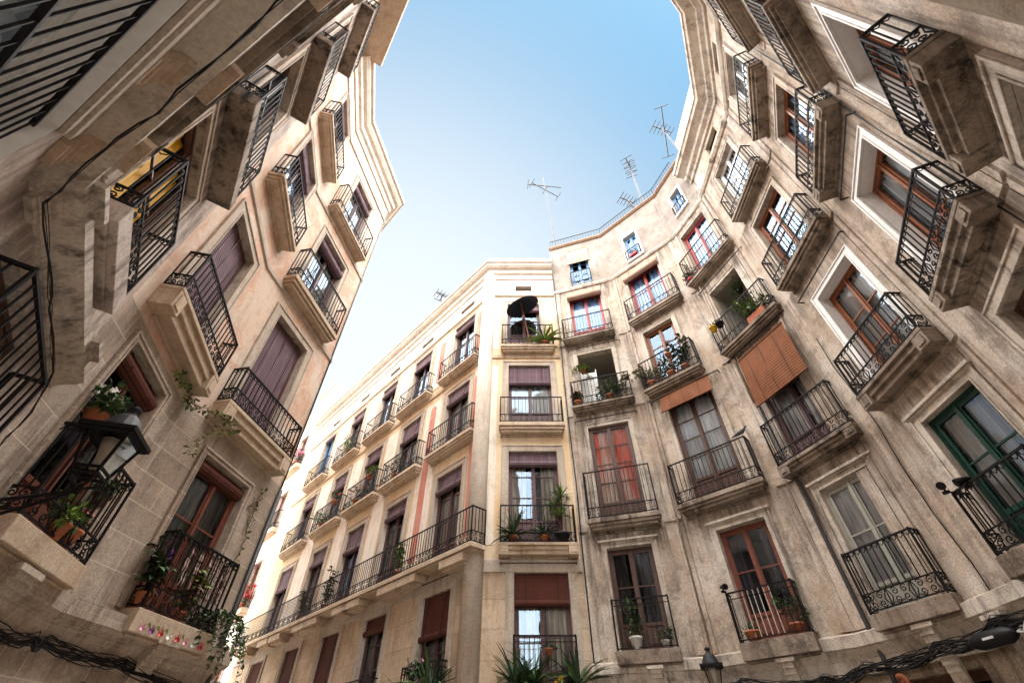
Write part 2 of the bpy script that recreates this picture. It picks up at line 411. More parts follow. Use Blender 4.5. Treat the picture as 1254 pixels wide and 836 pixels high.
class Building:
    def __init__(b, name, label, base):
        b.base = Vector(base)
        b.root = thing(name, label, 'building', base)
        b.wall = MB(); b.u = 0
    def put(b, name, me, f, s, n, z, parent=None):
        F = FA[f]
        return link(name, me, b.root, F.at(s, n, z) - b.base, F.ang)
    def F(b, f):
        Fq = FA[f]
        return lambda s, n, z: Fq.at(s, n, z) - b.base
    def facade(b, f, s0, s1, H, zones, openings, uo=0.0):
        """wall face with real openings, deep reveals and a dim room behind each"""
        at = b.F(f)
        zb = sorted({0.0, H, *[z for z, _ in zones if 0 < z < H], *[o[2] for o in openings], *[o[3] for o in openings]})
        sb = sorted({s0, s1, *[o[0] for o in openings], *[o[1] for o in openings]})
        flip = FA[f].flip
        def quad(pts, m, uv):
            if flip < 0: pts = pts[::-1]; uv = uv[::-1]
            b.wall.face([at(*p) for p in pts], m, uv)
        def zone(z):
            m = zones[0][1]
            for zz, mm in zones:
                if z >= zz: m = mm
            return M[m]
        for i in range(len(sb) - 1):
            for j in range(len(zb) - 1):
                a, c, d, e = sb[i], sb[i + 1], zb[j], zb[j + 1]
                sm, zm = (a + c) / 2, (d + e) / 2
                if any(o[0] < sm < o[1] and o[2] < zm < o[3] for o in openings): continue
                quad([(a, 0, d), (c, 0, d), (c, 0, e), (a, 0, e)], zone(zm), [(a + uo, d), (c + uo, d), (c + uo, e), (a + uo, e)])
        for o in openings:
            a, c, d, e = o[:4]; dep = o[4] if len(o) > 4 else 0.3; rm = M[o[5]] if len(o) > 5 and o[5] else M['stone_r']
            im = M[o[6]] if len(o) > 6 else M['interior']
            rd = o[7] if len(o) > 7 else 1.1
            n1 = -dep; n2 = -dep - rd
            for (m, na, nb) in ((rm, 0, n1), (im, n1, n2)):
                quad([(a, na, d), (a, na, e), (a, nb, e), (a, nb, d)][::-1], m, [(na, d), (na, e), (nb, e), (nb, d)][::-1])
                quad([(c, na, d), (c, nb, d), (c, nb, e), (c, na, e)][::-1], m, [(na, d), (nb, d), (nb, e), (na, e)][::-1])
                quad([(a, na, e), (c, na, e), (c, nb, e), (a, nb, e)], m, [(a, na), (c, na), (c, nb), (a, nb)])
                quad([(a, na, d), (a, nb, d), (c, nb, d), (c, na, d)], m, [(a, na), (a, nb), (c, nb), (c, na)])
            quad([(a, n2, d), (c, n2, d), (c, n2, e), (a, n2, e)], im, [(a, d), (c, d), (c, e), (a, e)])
    def finish(b):
        return link('wall', b.wall.mesh('wall'), b.root)
    def path(b, pts):  # world points
        return [Vector((p[0], p[1], 0)) for p in pts]
    def molding(b, name, pts, prof, m, closed_ends=True):
        """extrude an (n,z) profile along a polyline whose left side faces the square"""
        mb = MB(); P = [Vector((p[0], p[1], 0)) for p in pts]; L = len(P); rows = []
        for i in range(L):
            d0 = (P[i] - P[i - 1]).normalized() if i > 0 else None
            d1 = (P[i + 1] - P[i]).normalized() if i < L - 1 else None
            n0 = Vector((-d0.y, d0.x, 0)) if d0 else None; n1 = Vector((-d1.y, d1.x, 0)) if d1 else None
            if n0 and n1:
                mdir = (n0 + n1).normalized(); mdir = mdir / max(0.35, mdir.dot(n0))
            else: mdir = n0 or n1
            rows.append([P[i] + mdir * n + Vector((0, 0, z)) - b.base for n, z in prof])
        K = len(prof); dist = 0
        for i in range(L - 1):
            seg = (P[i + 1] - P[i]).length
            for k in range(K):
                k2 = (k + 1) % K
                mb.face([rows[i][k], rows[i][k2], rows[i + 1][k2], rows[i + 1][k]][::-1], m,
                        [(dist, k), (dist, k2), (dist + seg, k2), (dist + seg, k)][::-1])
            dist += seg
        mb.face(rows[0][::-1], m); mb.face(rows[-1], m)
        return link(name, mb.mesh(name), b.root)

# ------------------------------------------------------------------ part meshes (cached)
cache = {}
def spiral(cx, cz, r0, turns, a0, sgn, y, n=15):
    pts = []
    for i in range(n):
        t = i / (n - 1); r = r0 * (1 - 0.82 * t)
        a = a0 + sgn * turns * 2 * math.pi * t
        pts.append((cx + r * math.cos(a), y, cz + r * math.sin(a)))
    return pts
def scroll_band(mb, L, z0, h, m, T, r=0.0065, unit=0.46):
    """one run of scrollwork; T maps (u, z) to a point"""
    k = max(1, round(L / unit)); u = L / k
    for i in range(k):
        o = i * u
        for sx in (-1, 1):
            for sz in (-1, 1):
                c = (o + u / 2 + sx * u * 0.19, z0 + h / 2 + sz * h * 0.23)
                sp = spiral(c[0], c[1], min(h * 0.235, u * 0.19), 1.35, math.pi / 2 * (1 - sx) + sz * sx * 0.6, sz * sx, 0)
                mb.tube([T(p[0], p[2]) for p in sp], r, m, 4, cap=False)
        mb.tube([T(o + u * 0.02, z0), T(o + u * 0.16, z0 + h * 0.5), T(o + u * 0.02, z0 + h)], r, m, 4)
        mb.tube([T(o + u * 0.98, z0), T(o + u * 0.84, z0 + h * 0.5), T(o + u * 0.98, z0 + h)], r, m, 4)
        if i: mb.bar(T(o, z0), T(o, z0 + h), r * 1.1, m)
def railing(w, d, h, style='band', band=0.26, step=0.115, r=0.0075):
    key = ('rail', round(w, 2), round(d, 2), round(h, 2), style, band, step, r)
    if key in cache: return cache[key]
    mb = MB(); m = M['iron']
    def runs():
        yield (w - 0.02, lambda u, z: (-w / 2 + 0.01 + u, d, z))
        if d > 0.05:
            yield (d, lambda u, z: (-w / 2, d - u, z))
            yield (d, lambda u, z: (w / 2, d - u, z))
    zb = 0.045; zt = h
    zm = zb + band if style in ('band', 'ornate') else zb
    for L, T in runs():
        for z, rr in ((zb, 0.010), (zt, 0.015)) + (((zm, 0.010),) if zm > zb else ()):
            mb.bar(T(0, z), T(L, z), rr, m)
        k = max(2, round(L / step))
        for i in range(k + 1):
            u = L * i / k
            if i in (0, k): mb.bar(T(u, 0 - 0.03), T(u, zt + (0.03 if L > 0.6 else 0)), 0.012, m)
            else:
                mb.bar(T(u, zm), T(u, zt), r, M['iron_white'] if style == 'white' and L > .6 and .28 < i / k < .95 else m)
        if style == 'band' or style == 'ornate': scroll_band(mb, L, zb, band, m, T, r * 0.85, 0.46 if L > 0.5 else L)
        if style == 'ornate':   # small curls below the handrail
            for i in range(k):
                u = L * (i + 0.5) / k; q = L / k * 0.36
                mb.tube([T(u - q, zt - 0.015), T(u - q * 0.8, zt - 0.06), T(u, zt - 0.085), T(u + q * 0.8, zt - 0.06), T(u + q, zt - 0.015)], r * 0.75, m, 4)
        if style in ('plain2', 'white'): mb.bar(T(0, zt - 0.12), T(L, zt - 0.12), 0.008, m)
        if style == 'diag':
            for i in range(k): mb.bar(T(L * i / k, zb), T(L * (i + 1) / k, zb + 0.22), r * .8, m); mb.bar(T(L * (i + 1) / k, zb), T(L * i / k, zb + 0.22), r * .8, m)
            mb.bar(T(0, zb + 0.22), T(L, zb + 0.22), 0.008, m)
    me = mb.mesh('railing'); cache[key] = me
    return me
def slab(w, d, t, kind, mat):
    """balcony slab, origin at wall plane, top at z=0"""
    key = ('slab', round(w, 2), round(d, 2), round(t, 2), kind, mat)
    if key in cache: return cache[key]
    mb = MB(); m = M[mat]; x = w / 2
    if kind == 'block':      # carved corner blocks with a recessed, moulded run between
        mb.box(-x, x, 0, d, -0.07, 0, m)
        bw = min(0.26, w * 0.16)
        for sx in (-1, 1):
            a, b_ = sorted((sx * x * 0.995, sx * (x - bw)))
            mb.box(a, b_, 0, d - 0.006, -t, -0.072, m)
            mb.box(a + 0.05, b_ - 0.05, d - 0.004, d + 0.012, -t + 0.05, -0.11, m)
        mb.box(-x + bw + 0.002, x - bw - 0.002, 0, d - 0.10, -t + 0.03, -0.072, m)
        mb.box(-x + bw + 0.002, x - bw - 0.002, 0, d - 0.05, -t * 0.55, -0.074, m)
        mb.box(-x + bw + 0.004, x - bw - 0.004, 0, 0.06, -t - 0.03, -t + 0.028, m)
    elif kind == 'mould':
        mb.box(-x, x, 0, d, -t * 0.42, 0, m)
        mb.box(-x + 0.04, x - 0.04, 0, d - 0.045, -t * 0.72, -t * 0.42 - 0.002, m)
        mb.box(-x + 0.09, x - 0.09, 0, d - 0.10, -t, -t * 0.72 - 0.002, m)
        mb.box(-x + 0.05, x - 0.05, 0, 0.05, -t - 0.06, -t - 0.002, m)
    else:
        mb.box(-x, x, 0, d, -t, 0, m)
        mb.box(-x + 0.05, x - 0.05, 0, d - 0.07, -t - 0.035, -t - 0.002, m)
    me = mb.mesh('balcony'); cache[key] = me
    return me
def frame_mesh(w, h, mat, rows, panel, leaves=2, top=0.0):
    key = ('frame', round(w, 2), round(h, 2), mat, rows, panel, leaves, top)
    if key in cache: return cache[key]
    mb = MB(); m = M[mat]; x = w / 2; ft = 0.055
    mb.box(-x, -x + ft, -0.05, 0.02, 0, h, m); mb.box(x - ft, x, -0.05, 0.02, 0, h, m)
    mb.box(-x + ft, x - ft, -0.05, 0.02, h - ft, h, m)
    if leaves == 2: mb.box(-0.03, 0.03, -0.04, 0.035, 0, h - ft, m)
    lw = (w - 2 * ft) / leaves
    for k in range(leaves):
        a = -x + ft + k * lw; b = a + lw
        st = 0.06
        mb.box(a + 0.003, a + st, -0.045, 0.008, 0.0, h - ft - 0.003, m); mb.box(b - st, b - 0.003, -0.045, 0.008, 0, h - ft - 0.003, m)
        mb.box(a + st, b - st, -0.045, 0.006, h - ft - 0.07, h - ft - 0.003, m)
        mb.box(a + st, b - st, -0.045, 0.006, 0, 0.10, m)
        if panel:
            mb.box(a + st, b - st, -0.045, -0.02, 0.10, panel, m)
            mb.box(a + st, b - st, -0.045, 0.006, panel, panel + 0.07, m)
            mb.box(a + st + 0.05, b - st - 0.05, -0.019, 0.0, 0.15, panel - 0.05, m)
        z0 = (panel + 0.07) if panel else 0.10; z1 = h - ft - 0.07
        for i in range(1, rows):
            z = z0 + (z1 - z0) * i / rows
            mb.box(a + st, b - st, -0.032, -0.002, z - 0.014, z + 0.014, m)
    me = mb.mesh('window'); cache[key] = me
    return me
def pane_mesh(w, h, panel):
    key = ('pane', round(w, 2), round(h, 2), panel)
    if key in cache: return cache[key]
    mb = MB(); x = w / 2 - 0.06
    z0 = (panel or 0.08) + .02; mb.face([(x, -.024, z0), (-x, -.024, z0), (-x, -.024, h - .08), (x, -.024, h - .08)], M['glass'])
    me = mb.mesh('pane'); cache[key] = me
    return me
def curtain_mesh(w, h, mat, gap=0.0, z0=0.05, z1=None, seed=0):
    key = ('curtain', round(w, 2), round(h, 2), mat, gap, z0, z1, seed)
    if key in cache: return cache[key]
    mb = MB(); x = w / 2 - 0.05; z1 = z1 or h - 0.08; rnd = random.Random(seed)
    segs = 44; ph = rnd.random() * 6
    def yy(u): return -0.095 + 0.034 * math.sin(u * 38 + ph) + 0.012 * math.sin(u * 83)
    for side in (-1, 1):
        a, b = (-x, -gap / 2) if side < 0 else (gap / 2, x)
        n = segs // 2
        for i in range(n):
            u0 = a + (b - a) * i / n; u1 = a + (b - a) * (i + 1) / n
            mb.face([(u0, yy(u0), z0), (u1, yy(u1), z0), (u1 * .98, yy(u1) - .01, z1), (u0 * .98, yy(u0) - .01, z1)], M[mat])
    me = mb.mesh('curtain', True); cache[key] = me
    return me
def blind_roll_mesh(w, drop, mat, r=0.10):
    """roller blind: hanging slats and the rolled bundle at their foot; origin at top centre"""
    key = ('blind', round(w, 2), round(drop, 2), mat, r)
    if key in cache: return cache[key]
    mb = MB(); m = M[mat]; x = w / 2
    if drop > 0.01 and r > 0: mb.box(-x, x, -0.012, 0.012, -drop, 0, m)
    elif drop > 0.01:       # free hanging blind: sags a little, with a bottom batten and cords
        rn = random.Random(int(drop * 100)); nx, nz = 12, max(6, int(drop / 0.09))
        def yv(i, j):
            t = j / nz
            return 0.05 * math.sin(math.pi * t) * math.sin(math.pi * i / nx) + 0.012 * math.sin(i * 2.1 + j * .7) * t
        for i in range(nx):
            for j in range(nz):
                q = [(-x + w * (i + a) / nx, yv(i + a, j + c_), -drop * (j + c_) / nz + 0.015 * math.sin((i + a) * 1.3) * (j + c_) / nz) for a, c_ in ((0, 0), (0, 1), (1, 1), (1, 0))]
                mb.face(q, m)
        mb.bar((-x - .02, 0.0, -drop - .01), (x + .02, 0.0, -drop - .01), .014, m); mb.bar((-x, 0, .01), (x, 0, .01), .02, m)
        for q in (-.55, .05, .6): mb.bar((q * x, .075, 0), (q * x, .02, -drop), .004, M['cable'])
    if r > 0:
        n = 14; k = mb.mat(m); i0 = len(mb.v)
        for sx in (-x, x):
            for j in range(n):
                a = 2 * math.pi * j / n
                mb.v.append((sx, 0.02 + r * math.cos(a), -drop - r * 0.8 + r * math.sin(a)))
        for j in range(n):
            q = (i0 + j, i0 + (j + 1) % n, i0 + n + (j + 1) % n, i0 + n + j)
            mb.f.append(q); mb.mi.append(k); mb.uv.append([(0, 0)] * 4)
        mb.f.append(tuple(i0 + j for j in range(n))); mb.mi.append(k); mb.uv.append([(0, 0)] * n)
        mb.f.append(tuple(i0 + n + j for j in reversed(range(n)))); mb.mi.append(k); mb.uv.append([(0, 0)] * n)
        for q in (-0.6, 0.6): mb.bar((q * x, 0.02, 0.0), (q * x, 0.03 + r, -drop - r * 1.2), 0.006, M['iron'])
    me = mb.mesh('roller_blind'); cache[key] = me
    return me
def surround_mesh(w, h, bw, pr, mat, head=True, sill=False):
    key = ('sur', round(w, 2), round(h, 2), bw, pr, mat, head, sill)
    if key in cache: return cache[key]
    mb = MB(); m = M[mat]; x = w / 2
    mb.box(-x - bw, -x - 0.001, 0.001, pr, 0, h + bw, m); mb.box(x + 0.001, x + bw, 0.001, pr, 0, h + bw, m)
    mb.box(-x - 0.001, x + 0.001, 0.001, pr - 0.001, h + 0.001, h + bw, m)
    for (a, b, t) in ((0.0, 0.035, 0.016), (bw - 0.045, bw, 0.022)):
        mb.box(-x - b, -x - a - 0.002, pr, pr + t, 0, h + b, m); mb.box(x + a + 0.002, x + b, pr, pr + t, 0, h + b, m)
        mb.box(-x - a - 0.001, x + a + 0.001, pr, pr + t - 0.001, h + a + 0.002, h + b, m)
    if head:
        mb.box(-x - bw - 0.05, x + bw + 0.05, 0.001, pr + 0.07, h + bw + 0.002, h + bw + 0.06, m)
        mb.box(-x - bw - 0.02, x + bw + 0.02, 0.001, pr + 0.035, h + bw - 0.03, h + bw, m)
    if sill: mb.box(-x - bw, x + bw, 0.001, pr + 0.06, -0.09, -0.002, m)
    me = mb.mesh('window_surround'); cache[key] = me
    return me

def bay(b, f, s0, s1, z0, z1, frame='wood_dark', rows=2, panel=0.5, curtain=None, gap=0.0, sur=('stone_r', 0.16, 0.03), head=False,
        balc=None, blind=None, dep=0.19, glass=True, leaves=2, open_=False, reveal=None, room=None, roomd=1.1, sill=False, seed=0):
    """one window bay: registers the hole, hangs its joinery, surround, balcony and blind. returns the hole"""
    w, h, c = s1 - s0, z1 - z0, (s0 + s1) / 2
    if sur:
        o = b.put('window_surround', surround_mesh(w, h, sur[1], sur[2], sur[0], head, sill), f, c, 0.0, z0); bev(o, 0.006)
    if frame:
        fr = b.put('window', frame_mesh(w, h, frame, rows, panel, leaves), f, c, -dep + 0.05, z0)
        if glass: link('pane', pane_mesh(w, h, panel), fr)
        if curtain: link('curtain', curtain_mesh(w, h, curtain, gap, seed=seed), fr)
    if balc:
        bs0, bs1, zbot, ztop, d, rt, kind, sm, rs = balc
        so = b.put('balcony', slab(bs1 - bs0, d, ztop - zbot, kind, sm), f, (bs0 + bs1) / 2, 0.0, ztop); bev(so, 0.012, 2)
        if rs:
            opts = rs if isinstance(rs, dict) else {'style': rs}
            link('railing', railing(bs1 - bs0 - 0.07, d - 0.04, rt - ztop, **opts), so)
    if blind:
        mat, drop, n = blind[:3]; r = blind[3] if len(blind) > 3 else 0.1; zt = blind[4] if len(blind) > 4 else z1 - 0.01
        wd = blind[5] if len(blind) > 5 else w - 0.04
        o = b.put('roller_blind', blind_roll_mesh(wd, drop, mat, r), f, c, n, zt)
        if len(blind) > 6: o.rotation_euler.x = R(blind[6])
    return (s0, s1, z0, z1, dep, reveal, room or 'interior', roomd)

# ------------------------------------------------------------------ ground
g = MB()
g.face([(-150, -150, 0), (150, -150, 0), (150, 150, 0), (-150, 150, 0)], M['ground'], [(-150, -150), (150, -150), (150, 150), (-150, 150)])
tag(link('ground', g.mesh('ground')), kind='structure')

def back(b, pts, H, depth, m='stone_r'):
    """party walls, rear wall and flat roof behind a facade polyline (points with the square on the left)"""
    mb = MB(); P = [Vector((p[0], p[1], 0)) for p in pts]; Q = []
    for i in range(len(P)):
        ds = []
        if i > 0: ds.append((P[i] - P[i - 1]).normalized())
        if i < len(P) - 1: ds.append((P[i + 1] - P[i]).normalized())
        nn = sum((Vector((d.y, -d.x, 0)) for d in ds), Vector()) .normalized()
        Q.append(P[i] + nn * depth)
    up = Vector((0, 0, H)); B = b.base
    for i in range(len(P) - 1):
        mb.face([P[i] + up - B, P[i + 1] + up - B, Q[i + 1] + up - B, Q[i] + up - B], M['rooftile'])
        mb.face([Q[i] - B, Q[i + 1] - B, Q[i + 1] + up - B, Q[i] + up - B], M[m])
    mb.face([P[0] - B, Q[0] - B, Q[0] + up - B, P[0] + up - B], M[m])
    mb.face([P[-1] - B, Q[-1] - B, Q[-1] + up - B, P[-1] + up - B], M[m])
    return link('roof', mb.mesh('roof'), b.root)
# ------------------------------------------------------------------ curved house (three facets with the attic)
def pt(f, s): p = FA[f].at(s); return (p.x, p.y)
rj = {k: sint(*k) for k in (('R1', 'R2'), ('R2', 'R1'), ('R2', 'R3'), ('R3', 'R2'), ('R3', 'R4'), ('R4', 'R3'), ('R4', 'R5'), ('R5', 'R4'), ('R5', 'R6'), ('R6', 'R5'), ('R6', 'R7'), ('R7', 'R6'))}
def panel_strip(b, f, s0, s1, z0, z1, mat, pr=0.02, name='pilaster', round_top=False):
    mb = MB(); w = s1 - s0; h = z1 - z0; m = M[mat]
    if round_top:
        n = 10; r = w / 2
        pts = [(-r, 0), (r, 0)] + [(r * math.cos(math.pi * i / n), h - r + r * math.sin(math.pi * i / n)) for i in range(n + 1)]
        mb.face([(x, pr, z) for x, z in pts][::-1], m, [(x, z) for x, z in pts][::-1])
        for i in range(len(pts)):
            a, c = pts[i], pts[(i + 1) % len(pts)]
            mb.face([(a[0], 0.001, a[1]), (c[0], 0.001, c[1]), (c[0], pr, c[1]), (a[0], pr, a[1])], m)
    else: mb.box(-w / 2, w / 2, 0.001, pr, 0, h, m)
    return b.put(name, mb.mesh(name), f, (s0 + s1) / 2, 0, z0)

RS = lambda a, c, zb, zt, rt, style='band', kind='mould', mat='slab', d=0.33, **k: (a, c, zb, zt, d, rt, kind, mat, dict(style=style, **k))
cur = Building('apartment_house', 'tall stained stone house with grey attic and roof railing, curving round beside the downpipe', pt('R2', 0) + (0,))
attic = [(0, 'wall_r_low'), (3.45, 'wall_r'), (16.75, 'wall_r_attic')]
# first facet
O = []
O.append(bay(cur, 'R1', -.42, .42, 17.0, 19.3, 'paint_blue', 3, 0, None, sur=None, blind=('blind_beige', 0.95, 0.05, 0.0, 19.45, 0.98), dep=0.2, seed=1,
   balc=None))
cur.put('railing', railing(.86, .12, .75, 'plain'), 'R1', 0, 0, 17.0)
O.append(bay(cur, 'R1', -.66, .62, 13.7, 16.2, 'paint_red', 2, .5, 'curtain_blue_reflection', .1, balc=RS(-1.05, .87, 13.42, 13.62, 14.68, mat='slab'), blind=('blind_beige', .3, .1, .12, 16.45, 1.4), seed=2))
O.append(bay(cur, 'R1', -.64, .6, 10.5, 12.9, None, balc=RS(-1.0, 1.0, 10.3, 10.5, 11.5), room='interior_light', roomd=1.4))
O.append(bay(cur, 'R1', -.62, .63, 6.78, 9.75, 'wood_dark', 4, .45, 'curtain_orange', .08, dep=.12, head=False, balc=RS(-.95, .95, 6.48, 6.75, 8.1), seed=3))
O.append(bay(cur, 'R1', -.58, .55, 3.82, 6.05, 'wood_dark', 2, .5, 'curtain_dark', .3, sur=('stone_r', .14, .05), head=True, balc=RS(-.66, .7, 3.55, 3.8, 4.8, 'plain2', 'plain', d=.30), seed=4))
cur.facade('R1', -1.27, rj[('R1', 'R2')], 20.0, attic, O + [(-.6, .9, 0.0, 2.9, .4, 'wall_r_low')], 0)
lv = MB()
for i in range(22):
    z = 10.56 + i * .075
    lv.box(-.25, .25, -.02, .02, z, z + .05, M['paint_white'])
lv.box(-.28, -.25, -.03, .03, 10.5, 12.3, M['paint_white']); lv.box(.25, .28, -.03, .03, 10.5, 12.3, M['paint_white'])
o = cur.put('shutter', lv.mesh('shutter'), 'R1', -.36, -.25, 0)
# second facet
O = []
O.append(bay(cur, 'R2', -.28, .33, 17.1, 18.75, 'paint_blue', 2, 0, 'curtain_blue_reflection', sur=('white_trim', .1, .02), dep=.2, sill=True, seed=5))
cur.put('railing', railing(.66, .12, .55, 'plain'), 'R2', .02, 0, 17.1)
O.append(bay(cur, 'R2', -.62, .72, 13.65, 16.15, 'paint_red', 2, .5, 'curtain_blue_reflection', .3, balc=RS(-.9, 1.15, 13.4, 13.65, 14.72), blind=('blind_beige', .3, .1, .12, 16.4, 1.5), seed=6))
O.append(bay(cur, 'R2', -.6, .5, 10.52, 13.0, 'wood_orange', 3, .4, 'curtain_dark', .5, balc=RS(-.98, .92, 10.45 - .17, 10.52, 11.6, 'band'), seed=7))
O.append(bay(cur, 'R2', -.5, .85, 6.75, 9.85, 'wood_dark', 4, .6, 'curtain_white', .0, dep=.12, balc=RS(-.92, 1.27, 6.5, 6.75, 7.85), blind=('blind_orange', .66, .12, .0, 10.14, 1.58, 16), seed=8))
O.append(bay(cur, 'R2', -.24, .9, 3.75, 6.0, 'wood_red', 2, .45, 'curtain_dark', .5, sur=('stone_r', .15, .05), head=True, balc=RS(-.4, 1.02, 3.42, 3.72, 4.62, 'white', 'plain'), seed=9))
cur.facade('R2', rj[('R2', 'R1')], rj[('R2', 'R3')], 20.0, attic, O + [(-.6, .9, 0.0, 2.9, .4, 'wall_r_low')], 3)
# third facet
O = []
O.append(bay(cur, 'R3', -.33, .2, 17.45, 18.8, 'paint_blue', 2, 0, 'curtain_blue_reflection', sur=('white_trim', .1, .02), dep=.2, sill=True, seed=10))
cur.put('railing', railing(.6, .12, .5, 'plain'), 'R3', -.06, 0, 17.45)
O.append(bay(cur, 'R3', -.66, .58, 13.72, 16.25, 'paint_red', 2, .5, 'curtain_blue_reflection', .1, balc=RS(-1.0, .98, 13.52, 13.72, 14.92), seed=11))
O.append(bay(cur, 'R3', -.6, .62, 10.5, 12.87, None, balc=RS(-.93, 1.15, 10.28, 10.5, 11.5), room='interior_light', roomd=1.4))
O.append(bay(cur, 'R3', -.5, .88, 6.8, 9.95, 'wood_purple', 2, .5, 'curtain_white', .15, dep=.12, balc=RS(-.8, 1.15, 6.55, 6.8, 7.88, 'ornate', 'block'), blind=('blind_orange', 1.55, .22, .0, 9.9, 1.55, 4), seed=12))
O.append(bay(cur, 'R3', -.31, .84, 3.8, 6.06, 'paint_grey', 2, .4, 'curtain_white', .0, dep=.11, sur=('stone_r', .15, .05), head=True, balc=RS(-.38, 1.02, 3.52, 3.76, 4.75, 'ornate', 'plain'), seed=13))
cur.facade('R3', rj[('R3', 'R2')], rj[('R3', 'R4')], 20.0, attic, O + [(-.5, .7, 0.0, 2.9, .4, 'wall_r_low')], 6)
cur.finish()
pR = [pt('R3', rj[('R3', 'R4')]), pt('R3', rj[('R3', 'R2')]), pt('R2', rj[('R2', 'R1')]), pt('R1', -1.27)]
cur.molding('string_course', pR, [(0, 16.62), (.06, 16.64), (.1, 16.72), (.1, 16.78), (.0, 16.84)], M['stone_r'])
cur.molding('cornice', pR, [(0, 19.98), (.05, 19.99), (.12, 20.06), (.12, 20.12), (-.4, 20.16), (-.4, 19.98)], M['rooftile'])
cur.molding('base_cornice', pR, [(0, 3.05), (.05, 3.05), (.06, 3.25), (.14, 3.40), (.18, 3.42), (.18, 3.60), (.0, 3.66)], M['stone_r'])
back(cur, pR, 20.0, 5)
# slim pilasters where the facets meet
for f, k, sg in (('R1', ('R1', 'R2'), -1), ('R2', ('R2', 'R1'), 1), ('R2', ('R2', 'R3'), -1), ('R3', ('R3', 'R2'), 1), ('R3', ('R3', 'R4'), -1), ('R1', None, 1)):
    e = rj[k] if k else -1.27
    a, c = sorted((e + sg * .015, e + sg * .24))
    for z0, z1 in ((3.68, 6.45), (6.55, 10.2), (10.3, 13.4), (13.5, 16.6)):
        panel_strip(cur, f, a, c, z0, z1, 'wall_r', .045)
# roof railing
mb = MB(); B = cur.base
pts = [Vector((*pt('R1', -1.2), 0)), Vector((*pt('R1', rj[('R1', 'R2')]), 0)), Vector((*pt('R2', rj[('R2', 'R3')]), 0)), Vector((*pt('R3', 0.4), 0))]
for i in range(len(pts) - 1):
    a, c = pts[i], pts[i + 1]; L = (c - a).length; n = int(L / .13)
    for z in (20.24, 20.72): mb.bar(a - B + Vector((0, 0, z)), c - B + Vector((0, 0, z)), .012, M['iron'])
    for j in range(n + 1):
        p = a.lerp(c, j / n) - B; mb.bar(p + Vector((0, 0, 20.14)), p + Vector((0, 0, 20.72)), .007, M['iron'])
link('roof_railing', mb.mesh('roof_railing'), cur.root)

# ------------------------------------------------------------------ house with the heavy cornice (right)
cor = Building('apartment_house', 'tall sooty house with heavy eaves cornice and white window frames, right of the orange blind', pt('R4', 0) + (0,))
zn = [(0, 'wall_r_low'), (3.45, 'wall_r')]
O = []
O.append((-.35, .45, 17.25, 17.75, .15, None, 'interior', .2))
O.append(bay(cor, 'R4', -.66, .5, 13.75, 16.2, 'paint_white', 2, .5, 'curtain_cream', 0, balc=RS(-.82, 1.0, 13.45, 13.68, 14.75), seed=20))
O.append(bay(cor, 'R4', -.6, .68, 10.5, 12.93, 'wood_orange', 4, .3, 'curtain_dark', .7, balc=RS(-.82, 1.2, 10.2, 10.45, 11.45, 'ornate', 'mould'), seed=21))
O.append(bay(cor, 'R4', -.3, .86, 6.95, 9.4, 'wood_orange', 3, 0, 'curtain_white', 0, sur=('white_trim', .17, .03), balc=RS(-.68, 1.18, 6.6, 6.92, 7.82, 'ornate', 'block'), reveal='white_trim', dep=.28, seed=22))
O.append(bay(cor, 'R4', -.12, 1.0, 3.85, 5.95, 'paint_green', 2, .5, 'curtain_white', .1, dep=.13, sur=('stone_r', .17, .05), head=True, balc=RS(-.25, 1.14, 3.58, 3.86, 4.76, 'ornate', 'plain'), seed=23))
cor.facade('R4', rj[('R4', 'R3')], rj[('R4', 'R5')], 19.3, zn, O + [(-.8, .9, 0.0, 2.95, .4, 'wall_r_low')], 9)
O = []
O.append((-.45, .45, 17.25, 17.75, .15, None, 'interior', .2))
O.append(bay(cor, 'R5', -.75, .5, 13.95, 16.4, 'paint_white', 2, .5, 'curtain_cream', 0, balc=RS(-1.0, .9, 13.62, 13.88, 14.85), seed=24))
O.append(bay(cor, 'R5', -.66, .65, 10.55, 12.93, 'wood_orange', 4, .3, 'curtain_blue_reflection', .3, balc=RS(-.84, 1.16, 10.17, 10.45, 11.3, 'ornate', 'block'), seed=25))
O.append(bay(cor, 'R5', -.38, .8, 6.85, 9.4, 'wood_orange', 3, 0, 'curtain_white', 0, sur=('white_trim', .17, .03), balc=RS(-.58, 1.2, 6.5, 6.8, 7.66, 'ornate', 'block'), reveal='white_trim', dep=.28, seed=26))
O.append(bay(cor, 'R5', -.25, .9, 3.8, 6.0, 'wood_dark', 2, .5, 'curtain_dark', .5, sur=('stone_r', .2, .06), seed=27))
cor.facade('R5', rj[('R5', 'R4')], rj[('R5', 'R6')], 19.3, zn, O + [(-.8, .8, 0.0, 2.95, .4, 'wall_r_low')], 12)
O = []
O.append((-.45, .45, 17.25, 17.75, .15, None, 'interior', .2))
O.append(bay(cor, 'R6', -.75, .5, 13.95, 16.4, 'paint_white', 2, .5, 'curtain_cream', 0, balc=RS(-1.1, .9, 13.7, 13.95, 14.95), seed=28))
O.append(bay(cor, 'R6', -.7, .6, 10.6, 12.93, 'wood_orange', 4, .3, 'curtain_cream', .3, balc=RS(-1.0, .92, 10.4, 10.65, 11.6, 'ornate', 'mould'), seed=29))
O.append(bay(cor, 'R6', -.55, .75, 6.8, 9.35, 'wood_orange', 3, 0, 'curtain_white', 0, sur=('white_trim', .17, .03), balc=RS(-.5, 1.15, 6.47, 6.75, 7.62, 'ornate', 'block'), reveal='white_trim', dep=.28, seed=30))
O.append(bay(cor, 'R6', -.2, .9, 3.8, 6.0, 'wood_dark', 2, .5, 'curtain_dark', .5, sur=('stone_r', .2, .06), seed=31))
